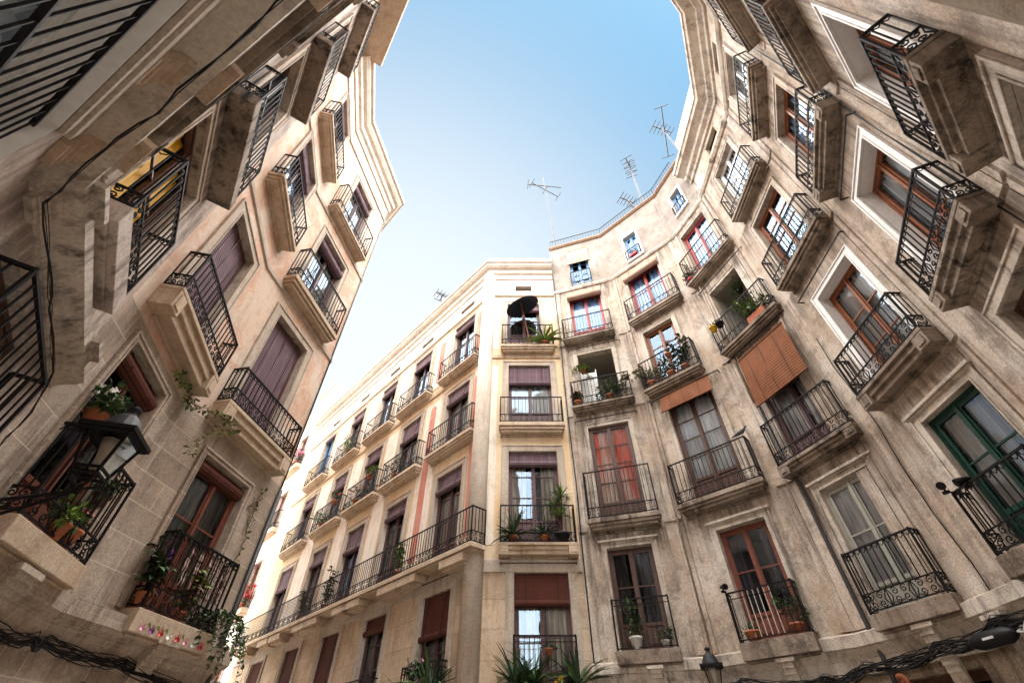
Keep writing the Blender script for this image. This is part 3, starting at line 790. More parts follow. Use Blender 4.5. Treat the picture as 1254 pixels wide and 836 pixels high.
cor.facade('R6', rj[('R6', 'R5')], rj[('R6', 'R7')], 19.3, zn, O + [(-.8, .8, 0.0, 2.95, .4, 'wall_r_low')], 15)
cor.facade('R7', rj[('R7', 'R6')], 1.4, 19.3, zn, [], 18)
cor.finish()
pC = [pt('R7', 1.4), pt('R7', rj[('R7', 'R6')]), pt('R6', rj[('R6', 'R5')]), pt('R5', rj[('R5', 'R4')]), pt('R4', rj[('R4', 'R3')])]
cor.molding('string_course', pC, [(0, 16.72), (.06, 16.74), (.12, 16.84), (.12, 16.9), (.0, 16.96)], M['stone_r'])
cor.molding('cornice', pC, [(0, 17.95), (.07, 17.96), (.10, 18.08), (.22, 18.16), (.24, 18.32), (.38, 18.42), (.48, 18.46), (.52, 18.6), (.56, 18.62), (.56, 18.78), (-.1, 19.0), (-.1, 17.96)], M['stone_r'])
pP = [tuple((Vector((*p, 0)) ).xy) for p in pC]
cor.molding('parapet_wall', pC, [(-.28, 19.0), (-.28, 21.7), (-.5, 21.7), (-.5, 19.0)], M['parapet'])
cor.molding('base_cornice', pC, [(0, 3.05), (.05, 3.05), (.06, 3.25), (.14, 3.40), (.18, 3.42), (.18, 3.60), (.0, 3.66)], M['stone_r'])
back(cor, pC, 19.3, 5)
for f, k, sg in (('R4', ('R4', 'R3'), 1), ('R4', ('R4', 'R5'), -1), ('R5', ('R5', 'R4'), 1), ('R5', ('R5', 'R6'), -1), ('R6', ('R6', 'R5'), 1)):
    e = rj[k]; a, c = sorted((e + sg * .02, e + sg * .2))
    for z0, z1 in ((3.68, 6.45), (6.55, 10.15), (10.3, 13.4), (13.5, 16.7)):
        panel_strip(cor, f, a, c, z0, z1, 'wall_r', .04)
mb = MB(); p = FA['R6'].at(rj[('R6', 'R7')]) - cor.base
n_ = Vector((-.6, .8, 0)); mb.bar(p + Vector((0, 0, 3.7)), p + Vector((0, 0, 17.9)), .16, M['stone_r'], 12)
link('corner_column', mb.mesh('corner_column', True), cor.root)
# shopfront consoles under the first balconies
def console(b, f, s, z, h=.75, w=.22, d=.26, m='stone_r'):
    mb = MB(); n = 8; k = M[m]
    for i in range(n):
        t0, t1 = i / n, (i + 1) / n
        def dd(t): return .05 + (d - .05) * (1 - t) ** 1.8
        mb.box(-w / 2, w / 2, .002, dd(t0), -h * t1, -h * t0 - .001, k)
    mb.box(-w / 2 - .06, w / 2 + .06, .002, d + .04, -.0, .06, k)
    return b.put('console', mb.mesh('console'), f, s, 0, z)
console(cur, 'R2', .35, 3.34); console(cur, 'R3', .35, 3.44); console(cor, 'R4', -.9, 3.3, 1.0); console(cor, 'R4', .8, 3.3, 1.0); console(cur, 'R1', .1, 3.45, .6)
# dark timber shopfronts
for b, f, s0, s1 in ((cur, 'R2', -.6, .9), (cur, 'R3', -.5, .7), (cor, 'R4', -.8, .9), (cor, 'R5', -.8, .8), (cor, 'R6', -.8, .8)):
    fr = b.put('shopfront', frame_mesh(s1 - s0, 2.9, 'wood_dark', 2, .6), f, (s0 + s1) / 2, -.2, 0)
    link('pane', pane_mesh(s1 - s0, 2.9, .6), fr)

# ------------------------------------------------------------------ corner house at the mouth of the street (chamfer S, street front T)
st = Building('apartment_house', 'ochre corner house with red painted panels and a long continuous balcony along the side street', (-.95, 12.25, 0))
zS = [(0, 'wall_s_low'), (5.9, 'wall_s'), (16.6, 'white_panel')]
SS = 'slab_s'
O = []
O.append((-.85, -.15, 16.95, 17.3, .15, 'stone', 'interior_light', .3))
O.append(bay(st, 'S', -1.18, .12, 13.8, 16.05, 'wood_purple', 2, .5, 'curtain_dark', .5, sur=('stone', .2, .03), blind=('blind_purple', .3, -.05, .08), balc=RS(-1.42, .6, 13.15, 13.42, 14.5, 'band', 'mould', SS), seed=40))
O.append(bay(st, 'S', -1.12, .37, 10.05, 12.6, 'wood_purple', 3, .5, 'curtain_white', .1, sur=('stone', .22, .03), blind=('blind_purple', .72, -.06, .10), balc=RS(-1.42, .68, 9.62, 9.95, 10.95, 'band', 'mould', SS), seed=41))
O.append(bay(st, 'S', -1.1, .37, 6.3, 9.05, 'wood_purple', 3, .6, 'curtain_cream', .45, sur=('stone', .22, .03), blind=('blind_purple', .32, -.06, .10), balc=RS(-1.35, .72, 5.9, 6.2, 7.2, 'diag', 'block', SS), seed=42))
O.append(bay(st, 'S', -.95, .42, 2.9, 5.56, 'wood_purple', 3, .6, 'curtain_cream', .2, sur=('stone', .22, .03), blind=('blind_brown', .62, -.05, .08), balc=RS(-1.0, .5, 2.75, 2.95, 4.15, 'plain2', 'plain', SS, d=.25), seed=43))
st.facade('S', -1.95, .82, 18.5, zS, O, 20)
O = []
tc = [1.55, 4.65, 7.55, 10.6, 13.9]
for i, c in enumerate(tc):
    w = .68
    O.append((c - .5, c + .5, 17.0, 17.3, .15, 'stone', 'interior_light', .3))
    O.append(bay(st, 'T', c - w, c + w, 13.4, 16.2, 'wood_purple' if i != 4 else 'paint_blue', 2, .5, ('curtain_grey', 'curtain_dark', 'curtain_blue_reflection')[i % 3], .3, sur=('stone', .22, .03), blind=('blind_purple', (.3, .5, .35, .45, 0)[i], -.05, .09), balc=RS(c - 1.22, c + 1.15, 13.1, 13.35, 14.35, 'band', 'mould', SS), seed=50 + i))
    O.append(bay(st, 'T', c - w, c + w, 9.95, 12.5, 'wood_purple', 2, .5, ('curtain_cream', 'curtain_dark', 'curtain_grey')[i % 3], .3, sur=('stone', .22, .03), blind=('blind_purple', (.45, .7, .5, .6, .4)[i], -.05, .09), balc=RS(c - 1.32, c + 1.24, 9.68, 9.95, 10.95, 'band', 'mould', SS), seed=60 + i))
    O.append(bay(st, 'T', c - w, c + w, 6.15, 9.0, 'wood_purple', 3, .5, ('curtain_cream', 'curtain_grey', 'curtain_dark')[i % 3], .2, sur=('stone', .22, .03), blind=('blind_purple', (.45, .35, .75, .5, .8)[i], -.05, .09), seed=70 + i))
    O.append(bay(st, 'T', c - w + .05, c + w - .05, 2.9, 5.4, 'wood_purple', 3, .5, 'curtain_grey', .2, sur=('stone', .2, .03), blind=('blind_brown', (.9, .3, 2.3, 2.3, 2.3)[i], -.05, .08), balc=RS(c - .8, c + .8, 2.68, 2.88, 3.8, 'plain2', 'plain', SS) if i < 2 else None, seed=80 + i))
st.facade('T', 0, 16.9, 18.5, zS, O, 24)
st.finish()
# continuous balcony along the street
o = st.put('balcony', slab(17.1, .5, .12, 'plain', SS), 'T', 8.15, 0, 6.12); bev(o, .01)
link('railing', railing(17.0, .46, .95, 'band', .26, .13), o)
for c in tc:
    for q in (-1.1, 1.05):
        mb = MB(); mb.box(-.5, .5, .002, .47, -.2, -.001, M[SS]); mb.box(-.45, .45, .002, .36, -.27, -.202, M[SS])
        st.put('balcony_bracket', mb.mesh('balcony_bracket'), 'T', c + q, 0, 5.96)
pS = [pt('S', .79), (-.95, 12.25), pt('T', 16.9)]
st.molding('cornice', pS, [(0, 17.7), (.05, 17.72), (.06, 18.0), (.14, 18.08), (.16, 18.25), (.26, 18.32), (.34, 18.42), (.36, 18.52), (.42, 18.56), (.42, 18.72), (.30, 18.95), (-.1, 19.05), (-.1, 17.72)], M['stone'])
st.molding('string_course', pS, [(0, 16.55), (.06, 16.57), (.08, 16.66), (0, 16.7)], M['stone'])
st.molding('string_course', pS, [(0, 12.95), (.05, 12.97), (.05, 13.1), (0, 13.12)], M['slab_s'])
st.molding('string_course', pS, [(0, 5.55), (.05, 5.57), (.06, 5.85), (0, 5.9)], M['stone'])
back(st, pS, 18.9, 4.5)
# rounded corner pilaster
mb = MB(); mb.bar((0, 0, 0), (0, 0, 17.9), .26, M['stone'], 14); link('corner_column', mb.mesh('corner_column', True), st.root, (-.03, -.0, 0))
for k, (z0, z1) in enumerate(((5.95, 12.9), (13.15, 16.5))):
    for i in range(len(tc)):
        a = (tc[i - 1] if i else 0.0); c = tc[i]
        if i == 0: s0, s1 = .24, c - 1.0
        else: s0, s1 = a + 1.05, c - 1.05
        if s1 - s0 < .2: continue
        panel_strip(st, 'T', s0, s1, z0 + (.35 if k == 0 else .3), z1 - .25, 'white_panel', .018)
        if i < 2:
            m_ = (s0 + s1) / 2; panel_strip(st, 'T', m_ - .18, m_ + .18, z0 + .6, z1 - .45, 'red_panel', .03, 'painted_panel', True)
    s0, s1 = -1.72, -1.5
    panel_strip(st, 'S', s0, s1, z0 + .3, z1 - .3, 'white_panel', .018)

# ------------------------------------------------------------------ distant house closing the street
fa = Building('apartment_house', 'pale distant house with a chimney block at the far end of the side street', pt('T', 21) + (0,))
O = []
for c in (19.0, 22.3, 25.6):
    for z in (4.2, 8.2, 12.2, 16.2):
        O.append(bay(fa, 'T', c - .65, c + .65, z, z + 2.4, 'wood_red', 2, .4, 'curtain_grey', 0, sur=('stone', .2, .03), balc=RS(c - 1.1, c + 1.1, z - .3, z - .05, z + .95, 'band', 'plain', SS), seed=int(z + c)))
fa.facade('T', 16.95, 28, 20.3, [(0, 'white_panel')], O, 40)
fa.finish()
pF = [pt('T', 16.95), pt('T', 28)]
fa.molding('cornice', pF, [(0, 19.6), (.1, 19.7), (.25, 20.0), (.3, 20.2), (0, 20.4)], M['stone'])
back(fa, pF, 20.3, 5, 'parapet')
mb = MB(); mb.box(-1.2, 1.2, -2.4, -.2, 0, 2.0, M['parapet']); mb.box(-1.3, 1.3, -2.5, -.1, 2.0, 2.15, M['stone'])
fa.put('chimney', mb.mesh('chimney'), 'T', 18.6, 0, 20.3)

# ------------------------------------------------------------------ painted house on the left (A, B and its side wall)
lj = {k: sint(*k) for k in (('A', 'B'), ('B', 'A'), ('B', 'C'), ('C', 'B'))}
sA = -1.62
pa = Building('apartment_house', 'left house with marbled pink painted walls above sandstone blocks and purple slat blinds', pt('A', 0) + (0,))
zA = [(0, 'ashlar'), (6.3, 'wall_paint')]
LS = lambda a, c, zb, zt, rt, style='ornate', kind='block', mat='slab_s', d=.33: (a, c, zb, zt, d, rt, kind, mat, dict(style=style, band=.24))
O = []
O.append(bay(pa, 'A', -.7, .42, 14.0, 16.7, 'wood_purple', 3, .4, 'curtain_cream', .2, sur=('stone', .16, .03), blind=('blind_purple', .35, -.08, .11), balc=LS(-1.05, 1.0, 13.78, 13.98, 15.22, 'band', 'mould'), seed=90))
O.append(bay(pa, 'A', -.68, .6, 10.45, 13.02, 'wood_purple', 3, .4, 'curtain_white', .3, sur=('stone', .18, .03), blind=('blind_purple', .30, -.08, .13), balc=LS(-1.12, 1.05, 10.12, 10.42, 11.52, 'ornate', 'mould'), seed=91))
O.append(bay(pa, 'A', -.62, .63, 6.72, 9.44, 'wood_purple', 3, .4, None, 0, sur=('stone', .22, .03), blind=('blind_purple', 2.6, -.14, .0), balc=LS(-1.2, .98, 6.32, 6.7, 7.48, 'ornate', 'block'), seed=92))
O.append(bay(pa, 'A', -.68, .59, 3.4, 5.81, 'wood_red', 2, .5, 'curtain_grey', 0, sur=('ashlar', .12, .03), blind=('blind_brown', .06, -.14, .12), balc=LS(-.98, .62, 3.12, 3.4, 4.45, 'ornate', 'plain'), seed=93))
pa.facade('A', sA, lj[('A', 'B')], 19.0, zA, O + [(-.55, .6, 0, 2.6, .3, 'ashlar')], 50)
O = []
O.append(bay(pa, 'B', -.84, .33, 14.65, 17.05, 'wood_purple', 3, .4, 'curtain_cream', .2, sur=('stone', .16, .03), blind=('blind_purple', .3, -.08, .1), balc=LS(-1.22, .78, 14.38, 14.58, 15.52, 'band', 'mould'), seed=94))
O.append(bay(pa, 'B', -.82, .45, 10.95, 13.55, 'wood_purple', 3, .4, 'curtain_blue_reflection', .2, sur=('stone', .18, .03), blind=('blind_purple', .5, -.08, .1), balc=LS(-1.2, .76, 10.72, 10.95, 11.87, 'band', 'mould'), seed=95))
O.append(bay(pa, 'B', -.58, .6, 6.85, 9.44, 'wood_purple', 3, .4, None, 0, sur=('stone', .22, .03), blind=('blind_purple', 2.5, -.14, .0), balc=LS(-1.25, .93, 6.46, 6.86, 7.7, 'ornate', 'block'), seed=96))
O.append(bay(pa, 'B', -.66, .58, 3.55, 6.0, 'wood_red', 2, .5, 'curtain_dark', .6, sur=('ashlar', .12, .03), blind=('blind_brown', .12, -.12, .12), balc=LS(-.84, .7, 3.3, 3.55, 4.6, 'ornate', 'plain'), seed=97))
pa.facade('B', lj[('B', 'A')], lj[('B', 'C')], 19.0, zA, O + [(-.5, .5, 0, 2.3, .3, 'ashlar')], 54)
pAe = FA['A'].at(sA)
FA['X'] = Facet((pAe.x, pAe.y), 133, -1)      # side wall along the street
OX = []
for c in (3, 6.5, 10, 13.5):
    for z in (3.3, 6.8, 10.4, 14):
        OX.append(bay(pa, 'X', c - .6, c + .6, z, z + 2.5, 'wood_purple', 2, .4, 'curtain_cream', 0, sur=('stone', .18, .03), seed=int(c + z), balc=RS(c - .95, c + .95, z - .3, z - .02, z + .95, 'band', 'mould', SS)))
pa.facade('X', 0, 16, 19.0, zA, OX, 60)
pa.finish()
# street side is travelled the other way, so the profile order stays with the square on the left
pL = [pt('X', 16), pt('A', sA), pt('A', lj[('A', 'B')]), pt('B', lj[('B', 'C')])]
pa.molding('cornice', pL, [(0, 18.15), (.05, 18.17), (.07, 18.45), (.15, 18.52), (.17, 18.72), (.27, 18.8), (.34, 18.92), (.36, 19.05), (.44, 19.1), (.44, 19.3), (-.1, 19.5), (-.1, 18.17)], M['stone'])
pa.molding('string_course', pL, [(0, 17.35), (.05, 17.37), (.05, 17.45), (0, 17.48)], M['stone'])
pa.molding('string_course', pL, [(0, 9.98), (.04, 10.0), (.04, 10.1), (0, 10.12)], M['stone'])
pa.molding('string_course', pL, [(0, 13.6), (.04, 13.62), (.04, 13.74), (0, 13.76)], M['stone'])
pa.molding('base_cornice', pL, [(0, 2.75), (.04, 2.78), (.05, 2.9), (.10, 3.02), (.19, 3.08), (.22, 3.12), (.22, 3.3), (0, 3.36)], M['ashlar'])
back(pa, pL, 19.0, 4)
console(pa, 'A', -.15, 3.1, .5, .3, .3, 'stone'); console(pa, 'B', 0, 3.2, .5, .3, .3, 'stone')
for f, s, zs in (('A', -.55, (0,)),):
    pass
o = pa.put('door', frame_mesh(1.15, 2.6, 'wood_red', 2, .6), 'A', .03, -.2, 0)
o = pa.put('door', frame_mesh(1.0, 2.3, 'wood_red', 2, .6), 'B', 0, -.2, 0)

# ------------------------------------------------------------------ rough house nearest the camera on the left (C, D)
cd = Building('apartment_house', 'rough pinkish house nearest the camera at the left edge with yellow curtain', pt('C', 1.4) + (0,))
zC = [(0, 'wall_c')]
sCD = sint('C', 'D')
O = []
O.append(bay(cd, 'C', .55, 2.1, 3.0, 4.56, 'wood_dark', 2, 0, 'curtain_dark', .4, sur=None, seed=100))
o = cd.put('railing', railing(1.55, .25, 1.0, 'plain', step=.14), 'C', 1.75 - .4, 0.02, 3.3)
O.append(bay(cd, 'C', .55, 1.95, 5.55, 7.65, 'wood_dark', 2, .3, 'paint_yellow', .2, sur=('stone', .18, .03), balc=(.66, 2.0, 5.2, 5.45, .32, 6.5, 'plain', 'wall_c', dict(style='ornate', band=.2)), dep=.16, glass=False, seed=101))
O.append(bay(cd, 'C', .45, 1.7, 8.6, 11.45, 'wood_dark', 3, .3, 'curtain_dark', .2, sur=('stone', .18, .03), balc=LS(.15, 2.05, 8.2, 8.45, 9.5, 'ornate', 'plain', 'slab'), seed=102))
O.append(bay(cd, 'C', .4, 1.6, 12.4, 14.9, 'wood_dark', 3, .3, 'curtain_dark', .2, sur=('stone', .18, .03), balc=LS(.1, 1.9, 12.05, 12.3, 13.5, 'band', 'plain', 'slab'), seed=103))
O.append(bay(cd, 'C', .4, 1.55, 16.3, 18.3, 'wood_dark', 2, .3, 'curtain_dark', .2, sur=('stone', .15, .03), balc=LS(-.05, 1.85, 16.0, 16.22, 17.0, 'band', 'plain', 'slab'), seed=104))
cd.facade('C', lj[('C', 'B')], sCD, 20.5, zC, O, 70)
O = [(.95, 3.0, 2.2, 4.33, .3, 'white_trim', 'interior', 1.0)]
for z in (5.55, 8.7, 12.5, 16.4):
    O.append(bay(cd, 'D', .9, 2.2, z, z + 2.3, 'wood_dark', 3, .3, 'curtain_dark', .2, sur=('stone', .18, .03), balc=LS(.35, 2.6, z - .35, z - .08, z + .95, 'ornate', 'block', 'slab'), seed=int(z)))
sD = sint('D', 'C')
cd.facade('D', sD, 4.4, 20.5, zC, O, 74)
cd.finish()
pD = [pt('C', lj[('C', 'B')]), pt('C', sCD), pt('D', 4.4)]
cd.molding('base_cornice', pD, [(0, 4.72), (.04, 4.73), (.06, 4.78), (.2, 4.86), (.24, 4.9), (.24, 5.02), (.14, 5.1), (0, 5.12)], M['stone_r'])
cd.molding('eaves', pD, [(0, 18.95), (.72, 19.05), (.74, 19.2), (.0, 19.6)], M['slab_s'])
back(cd, pD, 20.0, 4)
# glazed transom with upright bars over the shop door on D
fr = cd.put('window', frame_mesh(2.05, 2.13, 'paint_white', 2, .4), 'D', 1.975, -.26, 2.2)
link('pane', pane_mesh(2.05, 2.13, .4), fr); link('curtain', curtain_mesh(2.05, 2.13, 'curtain_white', .1), fr)  # white curtain put in so the dim transom glass looks bright
mb = MB()
for i in range(17): mb.bar((-.96 + i * .12, 0, .1), (-.96 + i * .12, 0, 2.0), .005, M['iron'])
mb.bar((-1, 0, 1.2), (1, 0, 1.2), .012, M['iron']); mb.bar((-1, 0, .1), (1, 0, .1), .012, M['iron']); mb.bar((-1, 0, 2.0), (1, 0, 2.0), .014, M['iron'])
cd.put('window_bars', mb.mesh('window_bars'), 'D', 1.975, -.06, 2.2)
mb = MB(); mb.box(-1.2, 1.2, .002, .05, 0, .1, M['stone']); mb.box(-1.1, 1.1, .002, .03, -.1, -.002, M['stone'])
cd.put('lintel', mb.mesh('lintel'), 'D', 2.0, 0, 4.45)
for s in (.5, 1.5, 2.6): console(cd, 'D', s, 5.12 - .1, .45, .26, .28, 'slab_s')  # pale material paints a sunlit look onto these consoles
console(cd, 'C', .2, 5.0, .35, .26, .28, 'stone_r'); console(cd, 'C', 2.3, 5.0, .35, .26, .28, 'stone_r')
# thin iron rods above some windows
for b, f, s0, s1, z in ((cur, 'R1', -1.0, .95, 10.0), (cur, 'R1', -.95, .95, 13.15), (cur, 'R2', -.95, 1.25, 10.12), (cur, 'R3', -.95, 1.15, 10.22), (cur, 'R3', -.9, 1.1, 13.15), (st, 'S', -1.3, .65, 5.75), (cor, 'R4', -.7, 1.2, 9.75), (cor, 'R5', -.6, 1.1, 9.75), (st, 'T', .6, 2.6, 5.7)):
    mb = MB(); w = (s1 - s0) / 2
    mb.bar((-w, .14, 0), (w, .14, 0), .011, M['iron'])
    for q in (-w, w): mb.bar((q, 0, 0), (q, .14, 0), .011, M['iron'])
    b.put('curtain_rod', mb.mesh('curtain_rod'), f, (s0 + s1) / 2, 0, z)

M['cloth_white'] = plain('faded cream cloth', (0.42, 0.36, 0.32), 0.9)
M['cloth_red'] = plain('faded red cloth', (0.22, 0.04, 0.035), 0.9)
def W(f, s, n, z): return FA[f].at(s, n, z)
# ------------------------------------------------------------------ drainpipes and cables
def tubes(name, label, cat, runs, mat, group=None, n=6):
    """one thing made of one or more world-space tubes"""
    base = Vector(runs[0][0][0]); mb = MB()
    for pts, r in runs: mb.tube([Vector(p) - base for p in pts], r, M[mat], n)
    return tag(link(name, mb.mesh(name, True), None, base), label, cat, group)
a = rj[('R3', 'R2')]
tubes('drainpipe', 'thick black drainpipe on the lower curved facade, left of the big orange blind', 'drainpipe',
      [([W('R3', a + .30, .07, z) for z in (0, 3.0, 6.4)] + [W('R3', a + .26, .09, 6.8), W('R3', a + .22, .09, 8.6)], .04)], 'pipe', n=8)
tubes('drainpipe', 'pale painted pipe on the upper storeys of the curved facade, running up to the attic', 'drainpipe',
      [([W('R3', a + .16, .07, z) for z in (8.7, 12, 16.5)], .035), ([W('R3', a + .26, .06, z) for z in (8.7, 12, 13.2)], .022)], 'pipe_pale', n=8)
tubes('wall_cable', 'thin black cable down the seam between the ochre house and the stained curved house', 'cable',
      [([W('R1', -1.2 + .02 * math.sin(z), .04, z) for z in range(0, 20, 2)], .02)], 'cable')
tubes('wall_cable', 'cable zigzagging down the wall between the white balcony door and the green door', 'cable',
      [([W('R4', -.95 + .05 * math.sin(z * 1.7), .035, z * .8) for z in range(3, 12)], .01), ([W('R3', 1.28 - .03 * math.sin(z * 1.1), .03, z * .8) for z in range(4, 13)], .008)], 'cable')
tubes('drainpipe', 'thin pale pipe between the orange curtained door and the white curtained door', 'drainpipe',
      [([W('R2', rj[('R2', 'R1')] + .12, .075, z) for z in (3.7, 8, 12, 16.5)], .022)], 'pipe_pale')
tubes('wall_cable', 'bunch of thin wires down the wall between the two rightmost white framed windows', 'cable',
      [([W('R5', 1.0 + .14 + .02 * math.sin(z + k), .06, z * .9) for z in range(4, 17)], .007) for k in range(3)], 'cable')
tubes('drainpipe', 'dark pipe down the street edge of the marbled left house', 'drainpipe',
      [([W('A', sA + .06, .05, z) for z in (0, 3, 6.2)], .045), ([W('A', sA + .06, .04, z) for z in (6.2, 12, 18)], .018)], 'pipe')
rnd = random.Random(3)
def bundle(name, label, ctrl, count, r, spread, sag=0.0, closeups=()):
    runs = []
    for k in range(count):
        ph = rnd.random() * 6; pts = []
        oz, on = rnd.uniform(-spread, spread), rnd.uniform(-spread, spread) * .5
        for i in range(len(ctrl) - 1):
            p, q = Vector(ctrl[i]), Vector(ctrl[i + 1]); m = max(3, int((q - p).length / .18))
            for j in range(m):
                t = j / m; v = p.lerp(q, t)
                v = v + Vector((math.sin(ph + t * 5 + i) * on, math.cos(ph + t * 4 + i) * on, oz + math.sin(ph + t * 6.28 + i * 2) * spread * .5 - sag * 4 * t * (1 - t) * rnd.uniform(.9, 1.1)))
                pts.append(v)
        pts.append(Vector(ctrl[-1]))
        runs.append((pts, r * rnd.uniform(.6, 1.3)))
    return tubes(name, label, 'cables', runs, 'cable')
bundle('cable_bundle', 'tangle of black cables under the stone ledge of the marbled left house',
       [W('C', 1.2, .3, 2.6), W('B', 1.1, .18, 2.75), W('B', 0, .12, 2.80), W('B', -1.1, .1, 2.84), W('A', 1.4, .1, 2.86), W('A', .2, .1, 2.84), W('A', -1.5, .1, 2.74)], 18, .006, .06, .05)
bundle('cable_bundle', 'black cables running along the dark ledge of the rough pinkish house and down its corner',
       [W('D', 3.5, .2, 4.66), W('D', 2.2, .2, 4.66), W('D', 1.4, .22, 4.5), W('D', .8, .18, 4.6), W('C', 2.5, .17, 4.62), W('C', 1.3, .17, 4.6), W('C', .3, .16, 4.6), W('C', .0, .15, 4.3), W('B', 1.2, .1, 3.9), W('C', .8, .12, 2.9)], 4, .004, .03, .0)
bundle('cable_bundle', 'heavy sagging tangle of black cables above the dark shopfronts at lower right',
       [W('R1', .2, .12, 3.0), W('R2', -.6, .2, 3.1), W('R2', .9, .2, 3.0), W('R3', -.9, .25, 3.12), W('R3', .4, .25, 3.16), W('R4', -.9, .3, 3.22), W('R4', .6, .3, 3.28), W('R5', -.6, .3, 3.35), W('R5', .9, .3, 3.4)], 20, .009, .075, .07)
bundle('cable_bundle', 'loose wires crossing the balcony end and the wall at the upper right edge',
       [W('R6', -1.4, .06, 3.7), W('R6', -1.35, .05, 5.0), W('R6', -1.3, .05, 6.4), W('R6', -1.25, .05, 8.5), W('R6', -1.2, .05, 10.5)], 3, .012, .04, 0)
# splice box on the cables
t = thing('cable_splice_box', 'black cylindrical cable box with small white lettering, on the cables at lower right', 'cable box', W('R4', -1.0, .36, 3.08), FA['R4'].ang + .12)
mb = MB(); mb.tube([(-.36, 0, 0), (-.3, 0, 0), (-.22, 0, 0), (.22, 0, 0), (.3, 0, 0), (.4, 0, 0)], .1, M['pot_black'], 12, [.03, .07, .1, .1, .07, .03])
link('body', mb.mesh('body', True), t)
mb = MB(); rl = random.Random(5); x_ = -.10
for k in range(9):
    w_ = rl.uniform(.010, .016); mb.box(x_, x_ + w_, .094, .1015, -.014, .014, M['paint_white']); x_ += w_ + .005
link('lettering', mb.mesh('lettering'), t)
mb = MB()
for k in range(6): mb.tube([(-.36, 0, 0), (-.46 - .02 * k, .05 * math.sin(k), .05 * math.cos(k * 2)), (-.6, .08 * math.sin(k * 2), .04 + .05 * math.cos(k))], .01, M['paint_white'] if k < 4 else M['cable'], 5)
link('tied_ends', mb.mesh('tied_ends', True), t)
# carved plaque
t = thing('carved_plaque', 'small orange brown oval plaque on the dark shop wall under the cables', 'plaque', W('R3', -.55, .0, 3.0 - .12), FA['R3'].ang)
mb = MB(); mb.tube([(0, .0, 0), (0, .03, 0), (0, .045, 0)], .1, M['terracotta'], 14, [.12, .12, .085]); o = link('disc', mb.mesh('disc'), t)
mb = MB(); mb.tube([(-.03, .05, .05), (.03, .05, .05), (.03, .05, -.04), (-.01, .05, -.06)], .010, M['wood_dark'], 4); mb.tube(spiral(0, 0, .085, 1.0, 0, 1, .046), .008, M['wood_orange'], 4); link('relief', mb.mesh('relief'), t)

